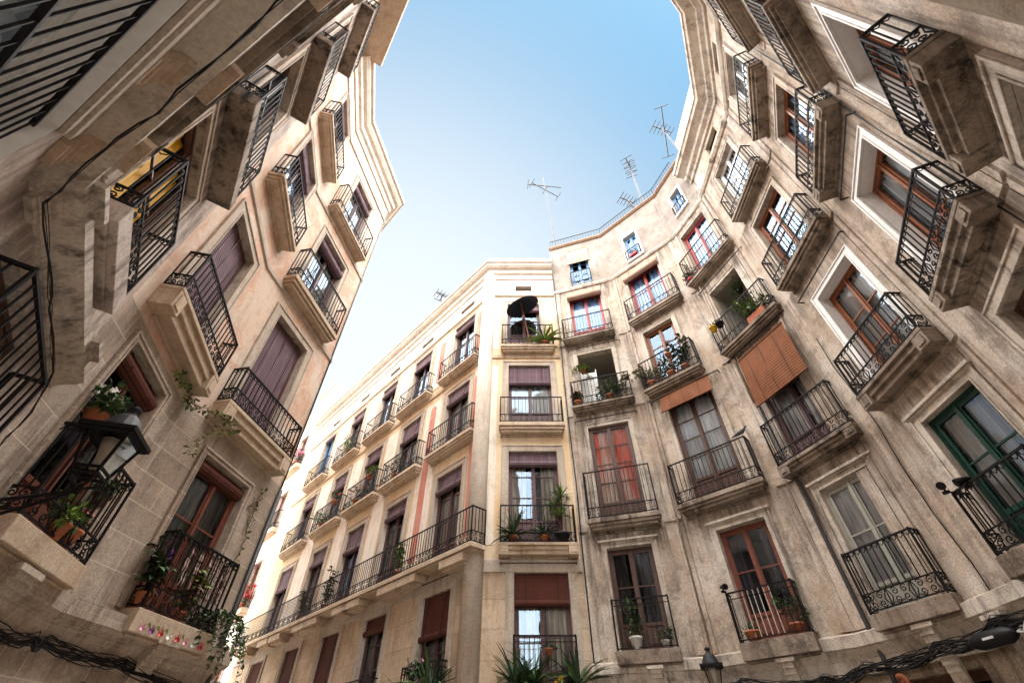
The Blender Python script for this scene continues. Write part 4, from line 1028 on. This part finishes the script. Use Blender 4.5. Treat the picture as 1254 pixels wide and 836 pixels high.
# ------------------------------------------------------------------ plants
def leafmesh(kind, h, w, mats, seed, n=None):
    rn = random.Random(seed); mb = MB()
    ms = [M[x] for x in mats]
    def leaf(p, d, L, wd, m, droop=.3, up=None):
        d = Vector(d).normalized(); side = d.cross(Vector((0, 0, 1)))
        if side.length < .05: side = Vector((1, 0, 0))
        side.normalize(); k = 4; pts = []
        side = (side + Vector((0, 0, rn.uniform(-.5, .5)))).normalized()
        prev = None; q = Vector(p)
        for i in range(k + 1):
            t = i / k; ww = wd * math.sin(math.pi * min(1, .12 + t * .88)) * .5 + (.001 if i == k else 0)
            a, b_ = q - side * ww, q + side * ww
            if prev: mb.face([prev[0], prev[1], b_, a], m)
            prev = (a, b_); d = (d + Vector((0, 0, -droop / k))).normalized(); q = q + d * L / k
    if kind == 'spiky':
        for i in range(n or 42):
            a = rn.uniform(0, 6.283); e = rn.uniform(.05, 1.35)
            d = (math.cos(a) * math.cos(e), math.sin(a) * math.cos(e), math.sin(e))
            leaf((0, 0, rn.uniform(0, h * .15)), d, h * rn.uniform(.7, 1.05), w * .11, rn.choice(ms), rn.uniform(.4, 1.3))
    elif kind == 'yucca':
        for (x, z) in ((0, h * .45), (w * .25, h * .75), (-w * .1, h * .95)):
            mb.tube([(0, 0, 0), (x * .6, 0, z * .5), (x, 0, z)], .022, M['wood_dark'], 6)
            for i in range(30):
                a = rn.uniform(0, 6.283); e = rn.uniform(-.3, 1.4)
                leaf((x, 0, z), (math.cos(a) * math.cos(e), math.sin(a) * math.cos(e), math.sin(e)), h * rn.uniform(.3, .42), .045, rn.choice(ms), rn.uniform(.2, .9))
    elif kind == 'bush':
        cl = [(rn.uniform(-.5, .5) * w, rn.uniform(-.35, .35) * w, rn.uniform(.15, .9) * h, rn.uniform(.14, .28) * w) for _ in range(9)]
        for c in cl: mb.tube([(0, 0, 0), (c[0] * .5, c[1] * .5, c[2] * .6), c[:3]], .007, M['wood_dark'], 4)
        for i in range(n or 330):
            c = rn.choice(cl); v = Vector((rn.gauss(0, 1), rn.gauss(0, 1), rn.gauss(0, 1))).normalized()
            p = Vector(c[:3]) + v * c[3] * rn.uniform(.4, 1.15)
            leaf(p, v + Vector((0, 0, .2)), rn.uniform(.05, .10), .045, rn.choice(ms), .5)
    elif kind == 'tall':   # leafy stems with big leaves
        for k in range(6):
            x, y = rn.uniform(-.3, .3) * w, rn.uniform(-.2, .2) * w; hh = h * rn.uniform(.6, 1)
            q = [(0, 0, 0), (x * .6, y, hh * .5), (x * 1.5, y * 1.3, hh)]
            mb.tube(q, .008, M['wood_dark'], 4)
            for i in range(16):
                t = rn.uniform(.2, 1); a = rn.uniform(0, 6.283)
                leaf((x * 1.5 * t, y * 1.3 * t, hh * t), (math.cos(a), math.sin(a), rn.uniform(-.1, .8)), rn.uniform(.13, .24), .085, rn.choice(ms), .8)
    elif kind == 'trail':
        for k in range(n or 16):
            a = rn.uniform(0, 6.283); L = h * rn.uniform(.5, 1.0); p = Vector((math.cos(a) * w * .2, math.sin(a) * w * .2, .05)); q = [tuple(p)]
            d = Vector((math.cos(a), math.sin(a), .7)); st_ = max(4, int(L / .06))
            for i in range(st_):
                d = (d + Vector((rn.uniform(-.2, .2), rn.uniform(-.2, .2), -.35))).normalized(); p = p + d * L / st_; q.append(tuple(p))
                for _ in range(2): leaf(p, (rn.uniform(-1, 1), rn.uniform(-1, 1), rn.uniform(-.5, .6)), .075, .05, rn.choice(ms), .4)
            mb.tube(q, .004, M['wood_dark'], 3)
    me = mb.mesh('foliage'); return me
def flowers(parent, mat, n, w, z0, z1, seed, r, zz):
    """each bloom is a part of its plant"""
    rn = random.Random(seed); key = ('bloom', mat, r)
    if key not in cache:
        mb = MB()
        for k in range(7):
            a = k * .8976; u = Vector((math.cos(a), .5 * math.sin(a * 2), math.sin(a)))
            v = Vector((-math.sin(a), .2, math.cos(a)))
            mb.face([Vector((0, 0, 0)), u * r * .8 - v * r * .45, u * r * 1.5, u * r * .8 + v * r * .45], M[mat])
        cache[key] = mb.mesh('flower')
    for i in range(n):
        o = link('flower', cache[key], parent, (rn.uniform(-w, w), rn.uniform(-w * .6, w * .6), zz + rn.uniform(z0, z1)))
        o.rotation_euler = (rn.uniform(-.8, .8), 0, rn.uniform(-.8, .8))
def pot(mat, r, h, box=False):
    mb = MB()
    if box: mb.box(-r * 2.2, r * 2.2, -r, r, 0, h, M[mat]); mb.box(-r * 2.1, r * 2.1, -r * .9, r * .9, h - .02, h + .004, M['wood_dark'])
    else: mb.lathe([(0, 0), (r * .68, 0), (r * .95, h * .8), (r * 1.06, h * .8), (r * 1.08, h), (r * .9, h), (r * .88, h * .9), (0, h * .88)], M[mat], 16)
    return mb.mesh('pot', not box)
PG = 'potted plants on the balconies'
def plant(label, f, s, n, z, kind='bush', h=.5, w=.5, mats=('leaf',), pm='terracotta', pr=.13, ph=.2, seed=1, fl=None, box=False, hang=0.0, cnt=None, cat='potted plant'):
    t = thing('potted_plant', label, cat, W(f, s, n, z), FA[f].ang, PG)
    if pm: link('pot', pot(pm, pr, ph, box), t)
    zz = ph * .85 if pm else 0
    link('foliage', leafmesh(kind, h, w, mats, seed, cnt), t, (0, 0, zz))
    if fl: flowers(t, fl[0], fl[1], w * .5, h * .4, h * 1.0, seed, fl[2] if len(fl) > 2 else .028, zz)
    if hang:
        mb = MB()
        for q in range(3):
            a = q * 2.09; mb.bar((pr * math.cos(a), pr * math.sin(a), ph), (0, 0, hang), .004, M['cable'])
        link('hanger', mb.mesh('hanger'), t)
    return t
LD, LG, LL, LY = ('leaf_dark', 'leaf_dark', 'leaf'), ('leaf', 'leaf_dark', 'leaf'), ('leaf_lime', 'leaf', 'leaf_lime'), ('leaf_dry', 'leaf', 'leaf_dry')
# ochre house
plant('small palm beside the black parasol on the topmost balcony of the ochre house', 'S', .22, .2, 13.42, 'spiky', .95, .75, LL, seed=2, cnt=40)
plant('tall bright yucca in a black pot on the balcony with white curtains', 'S', .33, .18, 6.2, 'yucca', 1.15, .5, LL, 'pot_black', .2, .26, seed=3)
plant('agave in a terracotta pot at the left end of the tall yucca\'s balcony', 'S', -.95, .18, 6.2, 'spiky', .75, .6, LG, seed=4)
plant('low dark plant between the agave and the tall yucca', 'S', -.15, .2, 6.2, 'spiky', .5, .5, LD, seed=5)
plant('big dark agave at the left of the lowest balcony under the red slat blind', 'S', -.95, .3, 2.95, 'spiky', 1.0, .6, LD, seed=6, cnt=60)
plant('big dark agave in the middle of the lowest balcony under the red slat blind', 'S', -.55, .3, 2.95, 'spiky', 1.0, .6, LD, seed=7, cnt=60)
plant('big dark agave at the right end of the lowest balcony under the red slat blind', 'S', .42, .3, 2.95, 'spiky', .95, .6, LD, seed=8, cnt=55)
plant('yellow flowering plant low between the agaves', 'S', -.05, .3, 2.95, 'bush', .25, .25, LL, seed=9, cnt=80, fl=('pot_yellow', 10))
plant('red hanging pot on the railing above the agaves', 'S', -.18, .32, 3.75, 'trail', .2, .2, LG, 'terracotta', .09, .13, seed=10, cnt=5)
plant('mass of long dark leaves on the street balcony nearest the corner', 'T', 1.1, .26, 2.88, 'spiky', 1.05, .65, LD, seed=11, cnt=70)
plant('dark leafy plant with pink flowers left of the mass of long leaves', 'T', 1.75, .26, 2.88, 'tall', .95, .6, LD, seed=12, fl=('flower_pink', 8, .05))
plant('spreading dark plant behind the pink flowers on the first street balcony', 'T', 2.15, .26, 2.88, 'spiky', .8, .6, LD, seed=13, cnt=50)
plant('cactus in a terracotta pot on the second street balcony from the corner', 'T', 4.3, .26, 2.88, 'tall', .5, .2, LG, seed=14)
plant('red flowering plants on the second street balcony from the corner', 'T', 5.0, .26, 2.88, 'bush', .4, .5, LG, seed=15, fl=('flower_red', 14, .05), cnt=150)
plant('lime green plant in a terracotta pot on the long continuous balcony', 'T', 3.35, .3, 6.12, 'tall', 1.05, .35, LL, seed=16)
plant('loose green plant in the middle of the long continuous balcony', 'T', 8.0, .3, 6.12, 'tall', 1.3, .7, LG, seed=17)
plant('straggling dry plant further along the long continuous balcony', 'T', 10.0, .3, 6.12, 'tall', 1.2, .7, LY, seed=18)
plant('climbing plant on the second third storey balcony along the side street', 'T', 4.9, .2, 9.95, 'bush', .8, .6, LG, seed=19, cnt=200)
plant('green plant on the railing of the balcony with many flower pots', 'T', 7.0, .25, 10.75, 'bush', .4, .4, LL, seed=20, cnt=150)
plant('trailing pots inside the balcony with many flower pots', 'T', 7.8, .25, 9.95, 'bush', .6, .9, LY, seed=21, fl=('flower_red', 10, .04), cnt=220)
plant('pair of green bushes on the balcony railing fourth from the corner', 'T', 10.0, .25, 10.7, 'bush', .4, .4, LG, seed=22, cnt=150, fl=('flower_red', 5, .05))
plant('leafy pots filling the balcony fourth from the corner', 'T', 10.9, .22, 9.95, 'bush', .6, 1.2, LG, seed=23, cnt=260)
plant('fresh green bush on the top street balcony farthest from the corner', 'T', 10.2, .22, 13.35, 'bush', .7, .9, LL, seed=24, cnt=260)
plant('pink flowering bush on the top balcony of the distant white house', 'T', 18.2, .3, 16.15, 'bush', .8, .8, LG, seed=25, fl=('flower_pink', 30, .09), cnt=200)
plant('red flowering bush on a lower balcony of the distant white house', 'T', 18.1, .3, 8.15, 'bush', .8, .8, LG, seed=26, fl=('flower_red', 30, .09), cnt=200)
# curved house
plant('hanging fern at the left of the dark open loggia', 'R1', -.5, .12, 11.95, 'trail', .55, .35, LL, 'terracotta', .1, .14, seed=27, cnt=22, hang=.5)
plant('round green bush at the right of the dark open loggia', 'R1', .25, .18, 10.55, 'bush', .6, .75, LG, seed=28, cnt=420)
plant('small pot with a dry stalk left on the loggia balcony', 'R1', -.8, .2, 10.5, 'tall', .5, .2, LY, seed=29)
plant('little olive bush in a white pot on the lowest balcony next to the seam cable', 'R1', -.2, .18, 3.82, 'bush', .75, .4, LG, 'pot_white', .14, .24, seed=30, cnt=240)
plant('tiny plant in a white pot right of the olive bush', 'R1', .42, .18, 3.82, 'bush', .3, .25, LD, 'pot_white', .09, .14, seed=31, cnt=80)
plant('tall large leaved plant at the right of the balcony reflecting blue sky', 'R2', .45, .18, 10.55, 'tall', 1.6, .8, LD, seed=32)
plant('low dark plants in the middle of the balcony reflecting blue sky', 'R2', .0, .2, 10.55, 'bush', .5, .8, LD, seed=33, cnt=260)
plant('silvery dry plants at the left end of the balcony reflecting blue sky', 'R2', -.7, .2, 10.55, 'bush', .55, .6, LY, seed=34, cnt=260)
plant('dry plant hanging out over the left side of the balcony reflecting blue sky', 'R2', -1.25, .3, 11.2, 'trail', .55, .5, LY, None, seed=35, cnt=18)
plant('terracotta pot hung on the railing among the large leaves', 'R2', .12, .34, 11.2, 'bush', .15, .15, LG, 'terracotta', .1, .15, seed=36, cnt=30)
plant('ferny plant in a terracotta pot behind the white bars', 'R2', .75, .15, 3.74, 'bush', .55, .4, LG, 'terracotta', .13, .18, seed=37, cnt=200)
plant('wide terracotta pot at the left of the balcony with white bars', 'R2', -.1, .18, 3.74, 'bush', .15, .3, LD, 'terracotta', .16, .17, seed=38, cnt=60)
plant('succulent filling a long terracotta planter above the big orange blind', 'R3', .55, .18, 10.52, 'bush', .55, .8, ('leaf', 'leaf', 'leaf_lime'), 'terracotta', .13, .2, seed=39, cnt=420, box=True)
plant('round plant hanging inside the open loggia above the big orange blind', 'R3', .15, -.3, 12.3, 'bush', .35, .4, LG, 'pot_black', .1, .12, seed=40, cnt=160, hang=.5)
plant('yellow pot hooked on the railing above the big orange blind', 'R3', -.75, .36, 11.2, 'bush', .12, .15, LY, 'pot_yellow', .11, .17, seed=41, cnt=30)
plant('black pot hooked on the railing beside the yellow pot', 'R3', -.5, .36, 11.15, 'bush', .12, .15, LY, 'pot_black', .11, .17, seed=42, cnt=30)
plant('dry plant in a red pot on the red framed balcony under the third attic window', 'R3', -.85, .2, 13.74, 'bush', .55, .4, LY, 'flower_red', .12, .18, seed=43, cnt=160)
plant('red flower box on the sill of the middle attic window', 'R2', .02, .1, 17.15, 'bush', .15, .3, LG, 'flower_red', .07, .1, seed=44, cnt=50, box=True)
# left house
plant('white flowering geranium in a terracotta pot behind the street lantern', 'B', .42, .1, 4.75, 'bush', .4, .45, LG, 'terracotta', .12, .18, seed=45, cnt=300, fl=('flower_white', 26))
plant('fresh lime green plant in the scrolled balcony below the street lantern', 'B', -.05, .24, 3.58, 'bush', .3, .3, LL, 'terracotta', .11, .18, seed=46, cnt=240)
plant('red geranium at the right of the scrolled balcony below the street lantern', 'B', -.35, .2, 3.6, 'bush', .3, .3, LG, 'terracotta', .12, .2, seed=47, cnt=160, fl=('flower_red', 12))
plant('plant box hung inside the far end of the balcony behind the lantern', 'B', -.62, .12, 4.2, 'bush', .2, .3, LG, 'wood_dark', .1, .16, seed=48, cnt=160)
plant('purple and dark leaved plant at the near end of the balcony with striped cloth strips', 'A', .55, .2, 3.45, 'tall', .75, .4, LD, 'terracotta', .09, .15, seed=49, fl=('flower_purple', 14))
plant('thick ivy spilling over the street end of the balcony with striped cloth strips', 'A', -.92, .34, 3.6, 'trail', 1.1, .6, LG, None, seed=50, cnt=34, cat='ivy')
plant('terracotta pot with yellowing stalks behind the striped cloth strips', 'A', -.25, .18, 3.42, 'tall', .7, .35, ('leaf_lime', 'leaf_dry'), 'terracotta', .09, .14, seed=51)
# vines across the painted house
def vine(label, pts, n, seed, dens=3):
    rn = random.Random(seed); base = Vector(pts[0]); mb = MB(); lf = MB()
    P = [Vector(p) - base for p in pts]
    for k in range(n):
        q = []
        for i in range(len(P) - 1):
            for j in range(6):
                q.append(P[i].lerp(P[i + 1], j / 6) + Vector((rn.uniform(-.03, .03), rn.uniform(-.03, .03), rn.uniform(-.04, .04) + .04 * k)))
        mb.tube(q, .005, M['leaf_dry'], 4)
        for p in q:
            for _ in range(int(dens + rn.random())):
                d = Vector((rn.uniform(-1, 1), rn.uniform(-1, 1), rn.uniform(-.6, .6))).normalized(); r_ = rn.uniform(.03, .055); sd = d.cross(Vector((.3, .2, 1))).normalized()
                c = p + d * rn.uniform(.0, .05)
                lf.face([c, c + d * r_ + sd * r_ * .6, c + d * r_ * 2, c + d * r_ - sd * r_ * .6], rn.choice([M['leaf'], M['leaf_lime'], M['leaf']]))
    t = thing('climbing_vine', label, 'vine', base); link('stems', mb.mesh('stems'), t); link('leaves', lf.mesh('leaves'), t)
vine('thin leafy vine crossing the stone between the blinded windows of the left house', [W('B', -.5, .1, 6.35), W('B', -1.05, .12, 6.3), W('A', 1.4, .14, 6.2), W('A', .95, .38, 6.3), W('A', .55, .42, 6.15)], 2, 1)
vine('dry straggling stems reaching from the blinded window balcony towards the street lantern', [W('A', .7, .42, 6.1), W('A', 1.2, .5, 5.75), W('B', -.9, .7, 5.3), W('B', -.35, .95, 4.85)], 2, 2, .6)
vine('small ivy climbing the stone right of the rolled brown blind', [W('A', -1.05, .03, 4.3), W('A', -1.15, .03, 5.0), W('A', -1.0, .03, 5.6), W('A', -1.08, .03, 5.95)], 1, 3)
# flower string pinned to the slab face
t = thing('flower_garland', 'string of pink, red and white cloth flowers along the stone edge of a left balcony', 'garland', W('A', -.15, .345, 3.2), FA['A'].ang)
for i, (mm, lf_) in enumerate((('flower_pink', 0), ('flower_purple', 1), ('flower_red', 1), ('flower_white', 1), ('flower_red', 0), ('flower_pink', 1), ('flower_white', 0), ('flower_red', 1))):
    x = .62 - i * .17; mb = MB(); rn = random.Random(i)
    for k in range(9):
        a = k * .7; mb.face([(x, .01, 0), (x + .045 * math.cos(a), .02 + .02 * (k % 2), .045 * math.sin(a)), (x + .06 * math.cos(a + .4), .03, .06 * math.sin(a + .4)), (x + .04 * math.cos(a + .7), .015, .04 * math.sin(a + .7))], M[mm])
    if lf_: mb.face([(x + .03, .015, .02), (x + .08, .03, .07), (x + .12, .03, .05), (x + .07, .015, .01)], M['leaf_lime'])
    link('flower', mb.mesh('flower'), t)
# striped strips of cloth tied along a dark net on the rail
t = thing('railing_cover', 'dark net with striped red cloth strips inside a balcony railing on the left', 'cloth', W('A', -.3, .26, 4.42), FA['A'].ang)
mb = MB()
for i in range(15): mb.bar((-.55 + i * .08, 0, 0), (-.55 + i * .08, .01, -.62), .006, M['wood_dark'])
for j in range(9): mb.bar((-.56, 0, -.06 - j * .07), (.57, 0, -.06 - j * .07), .005, M['wood_dark'])
link('net', mb.mesh('net'), t)
rn = random.Random(8)
for j in range(3):
    for i in range(5):
        x, z = -.48 + i * .215 + rn.uniform(-.03, .03) + .05 * (j % 2), -.03 - j * .19; mb = MB(); L = rn.uniform(.15, .2)
        for k, mm in enumerate(('flower_white', 'flower_red', 'flower_white')):
            for q in range(3):
                z0, z1 = z - L * q / 3, z - L * (q + 1) / 3; y0, y1 = .02 + .012 * math.sin(q * 2 + i), .02 + .012 * math.sin(q * 2 + 2 + i)
                mb.face([(x + k * .027, y0, z0), (x + k * .027, y1, z1), (x + k * .027 + .024, y1, z1), (x + k * .027 + .024, y0, z0)], M['cloth_' + mm[7:]])
        link('cloth_strip', mb.mesh('cloth_strip'), t)

# ------------------------------------------------------------------ parasol
t = thing('parasol', 'dark navy parasol tilted on the topmost balcony of the ochre house', 'parasol', W('S', -.3, .24, 13.42), FA['S'].ang)
hub = Vector((.36, .42, 1.98))      # local x runs towards the street corner
mb = MB(); mb.bar((0, 0, 0), hub, .022, M['wood_orange'], 6); link('pole', mb.mesh('pole'), t)
mb = MB(); n = 8; R0 = .68; ax = Vector((.42, .30, 1)).normalized(); ux = ax.cross(Vector((0, 1, 0))).normalized(); uy = ax.cross(ux)
for i in range(n * 3):
    a0, a1 = i * 2 * math.pi / (n * 3), (i + 1) * 2 * math.pi / (n * 3)
    def P(a, r): return hub + (ux * math.cos(a) + uy * math.sin(a)) * r - ax * (.20 * (r / R0) ** 1.6)
    for r0, r1 in ((0.0, .25), (.25, .5), (.5, R0)):
        mb.face([P(a0, r0), P(a0, r1), P(a1, r1), P(a1, r0)], M['navy'])
link('canopy', mb.mesh('canopy', True), t)
mb = MB()
for i in range(n):
    a = i * 2 * math.pi / n; mb.bar(hub - ax * .4, hub + (ux * math.cos(a) + uy * math.sin(a)) * .4 - ax * .12, .006, M['iron'])
link('ribs', mb.mesh('ribs'), t)

# ------------------------------------------------------------------ wall lanterns
def lantern(label, loc, rz, arm, armdir):
    """loc is the foot of the glass body"""
    t = thing('wall_lantern', label, 'street lantern', loc, rz, 'wall lanterns of the square')
    b0, b1, hh = .115, .205, .46; m = M['iron']
    mb = MB()
    for sx, sy in ((-1, -1), (1, -1), (1, 1), (-1, 1)): mb.bar((sx * b0, sy * b0, 0), (sx * b1, sy * b1, hh), .013, m)
    for z, q in ((0, b0), (hh, b1), (hh * .12, b0 + (b1 - b0) * .12)):
        c = [(-q, -q, z), (q, -q, z), (q, q, z), (-q, q, z)]
        for i in range(4): mb.bar(c[i], c[(i + 1) % 4], .013, m)
    for sx in (-1, 1):
        for sy in (-1, 1): mb.tube([(sx * b0, sy * b0, 0), (sx * b0 * .9, sy * b0 * .9, -.08), (sx * .03, sy * .03, -.13)], .011, m)
    mb.lathe([(0, -.22), (.03, -.2), (.045, -.15), (.03, -.12), (.02, -.1), (0, -.1)], m, 10)
    link('frame', mb.mesh('frame'), t)
    mb = MB()
    for i in range(4):
        a = i * math.pi / 2; ca, sa = math.cos(a), math.sin(a)
        q = lambda x, y, z: (x * ca - y * sa, x * sa + y * ca, z)
        mb.face([q(-b0, b0, 0), q(b0, b0, 0), q(b1, b1, hh), q(-b1, b1, hh)], M['glass_lamp'])
    link('glass', mb.mesh('glass'), t)
    mb = MB(); q = b1 + .075
    mb.box(-q, q, -q, q, hh, hh + .05, m); mb.box(-q + .02, q - .02, -q + .02, q - .02, hh - .02, hh - .001, m)
    mb.lathe([(b1 * 1.1, hh + .05), (b1 * .98, hh + .12), (b1 * .72, hh + .24), (b1 * .42, hh + .30), (.06, hh + .32), (.05, hh + .36), (.075, hh + .385), (.075, hh + .41), (.03, hh + .44), (0, hh + .45)], M['aluminium'], 16)
    link('roof', mb.mesh('roof'), t)
    mb = MB(); mb.lathe([(0, .05), (.04, .06), (.05, .2), (.08, .33), (.1, hh - .03), (0, hh - .03)], M['pot_white'], 10); link('lamp', mb.mesh('lamp', True), t)
    mb = MB(); d = Vector(armdir).normalized(); e = d * arm; z0 = -.18
    mb.bar((0, 0, z0), (e.x, e.y, z0), .022, m, 6); mb.bar(tuple(d * .1) [:2] + (z0 - .02,), (e.x, e.y, z0 - .38), .018, m, 6)
    mb.box(e.x - .03, e.x + .03, e.y - .03, e.y + .03, z0 - .5, z0 + .12, m)
    for k in range(5):
        u = arm * (.3 + .15 * k); hh2 = .3 * (u / arm) * .42
        for sp_ in (spiral(0, 0, max(.03, hh2 * .8), 1.3, k, 1, 0),):
            mb.tube([(d.x * (u + p[0]), d.y * (u + p[0]), z0 - .02 - hh2 + p[2]) for p in sp_], .009, m, 4)
    link('bracket', mb.mesh('bracket'), t)
    return t
LP = FA['C'].at(-.35, 0, 0); lp = Vector((-3.66, 3.57, 3.54))
lantern('big black lantern on a scrolled iron arm at the left edge, before the flower balcony', lp, R(15), (Vector((LP.x, LP.y)) - Vector((lp.x, lp.y))).length / .8, None or tuple((Matrix.Rotation(-R(15), 3, 'Z') @ Vector((LP.x - lp.x, LP.y - lp.y, 0))))).scale = (.8, .8, .8)
q = Vector((11.3 * math.sin(R(20.0)), 11.3 * math.cos(R(20.0)), 2.98)); wl = FA['R2'].at(-.85, 0, 0)
lantern('smaller dark lantern at the bottom of the curved facade between two low balconies', q, R(-20), (Vector((wl.x, wl.y)) - Vector((q.x, q.y))).length / .75, tuple((Matrix.Rotation(R(20), 3, 'Z') @ Vector((wl.x - q.x, wl.y - q.y, 0))))).scale = (.75, .75, .75)

# ------------------------------------------------------------------ floodlights, globe lamp, pigeon
def flood(label, f, s, n, z, yaw):
    t = thing('floodlight', label, 'floodlight', W(f, s, n, z), FA[f].ang + yaw, 'small floodlights on the railings')
    mb = MB(); mb.tube([(0, -.08, .1), (0, .0, .1), (0, .1, .07), (0, .13, .06)], .07, M['pot_black'], 10, [.02, .035, .06, .062]); link('housing', mb.mesh('housing'), t)
    mb = MB(); mb.bar((0, 0, 0), (0, 0, .08), .015, M['iron']); mb.bar((-.05, 0, 0), (.05, 0, 0), .02, M['iron']); link('clamp', mb.mesh('clamp'), t)
flood('black floodlight on the left corner of the railing with white bars', 'R2', -.38, .33, 4.66, .9)
flood('black floodlight on the railing corner of the green door', 'R4', -.25, .33, 4.8, .7)
flood('second black floodlight, right of the one on the green door railing corner', 'R4', .12, .3, 4.72, -.4)
t = thing('globe_lamp', 'white globe lamp hanging in the open loggia above the big orange blind', 'lamp', W('R3', -.05, -.6, 11.9), 0)
mb = MB(); mb.lathe([(0, -.09), (.06, -.065), (.09, 0), (.06, .065), (.02, .09), (0, .09)], M['paint_white'], 12); link('globe', mb.mesh('globe', True), t)
mb = MB(); mb.bar((0, 0, .09), (0, 0, .96), .005, M['cable']); link('cord', mb.mesh('cord'), t)
t = tag(link('pigeon', None, None, W('R2', 1.2, .3, 7.88), FA['R2'].ang + R(180)), 'dark pigeon perched on the railing right of the white curtained balcony door', 'pigeon')
mb = MB()
rings = [(-.24, .015, .01, .06), (-.17, .03, .018, .075), (-.10, .045, .035, .09), (-.02, .06, .055, .105), (.06, .058, .058, .12), (.11, .04, .045, .145), (.135, .028, .032, .18), (.155, .028, .03, .21), (.18, .02, .022, .215), (.20, .006, .006, .205), (.225, .003, .003, .2)]
k = mb.mat(M['pigeon'])
for x, ry, rz, z in rings:
    for j in range(10): a = j * .6283; mb.v.append((x, ry * math.cos(a), z + rz * math.sin(a)))
for i in range(len(rings) - 1):
    for j in range(10):
        a, b_ = i * 10 + j, i * 10 + (j + 1) % 10; mb.f.append((a, b_, b_ + 10, a + 10)); mb.mi.append(k); mb.uv.append([(0, 0)] * 4)
for sy in (-.02, .02): mb.bar((.02, sy, .06), (.03, sy, 0), .006, M['terracotta'])
t.data = None
pg = mb.mesh('pigeon', True); bpy.data.objects.remove(t)
tag(link('pigeon', pg, None, W('R2', 1.2, .3, 7.86), FA['R2'].ang + R(180)), 'dark pigeon perched on the railing right of the white curtained balcony door', 'pigeon')

# ------------------------------------------------------------------ aerials on the roofs
AG = 'television aerials on the roofs'
def antenna(label, a, b_, elems, rz=0):
    """elems: (height fraction, half length, count, direction) crossbars"""
    a = Vector(a); b_ = Vector(b_); t = thing('tv_antenna', label, 'aerial', a, 0, AG)
    mb = MB(); mb.bar((0, 0, 0), b_ - a, .042, M['aluminium'], 6, .028); link('mast', mb.mesh('mast'), t)
    for fr_, half, cnt, ang in elems:
        mb = MB()
        c = (b_ - a) * fr_; d = Vector((math.cos(ang), math.sin(ang), 0)); e = Vector((-d.y, d.x, 0))
        mb.bar(c - d * half, c + d * half, .022, M['aluminium'])
        for i in range(cnt):
            u = -half + 2 * half * i / max(1, cnt - 1); l = .32 - .012 * i
            mb.bar(c + d * u - e * l, c + d * u + e * l, .014, M['aluminium'])
        link('boom', mb.mesh('boom'), t)
antenna('tall leaning aerial where the grey attic meets the ochre house', W('R1', -.95, -.3, 20.1), W('R1', -1.25, -.3, 28.5), [(.86, 1.0, 1, .1), (.80, .9, 3, .5)])
antenna('comb shaped aerial leaning over the roof railing', W('R2', 1.05, -.2, 20.1), W('R2', 1.15, -.2, 24.6), [(.95, .45, 5, 1), (.85, .4, 4, 1.2)])
antenna('aerial with long crossed rods above the third attic window', W('R3', .95, -.3, 20.1), W('R3', .75, -.3, 24.0), [(.97, .5, 6, .3), (.85, 1.2, 2, 1.2)])
antenna('short aerial on the ochre house cornice above the side street', W('T', 3.9, -.05, 18.9), W('T', 4.0, .1, 20.3), [(.95, .3, 4, .6), (.8, .25, 2, 2.1)])
antenna('low bent aerial at the foot of the comb shaped aerial', W('R2', .75, -.1, 20.1), W('R2', .5, .1, 21.2), [(.95, .35, 5, .4)])
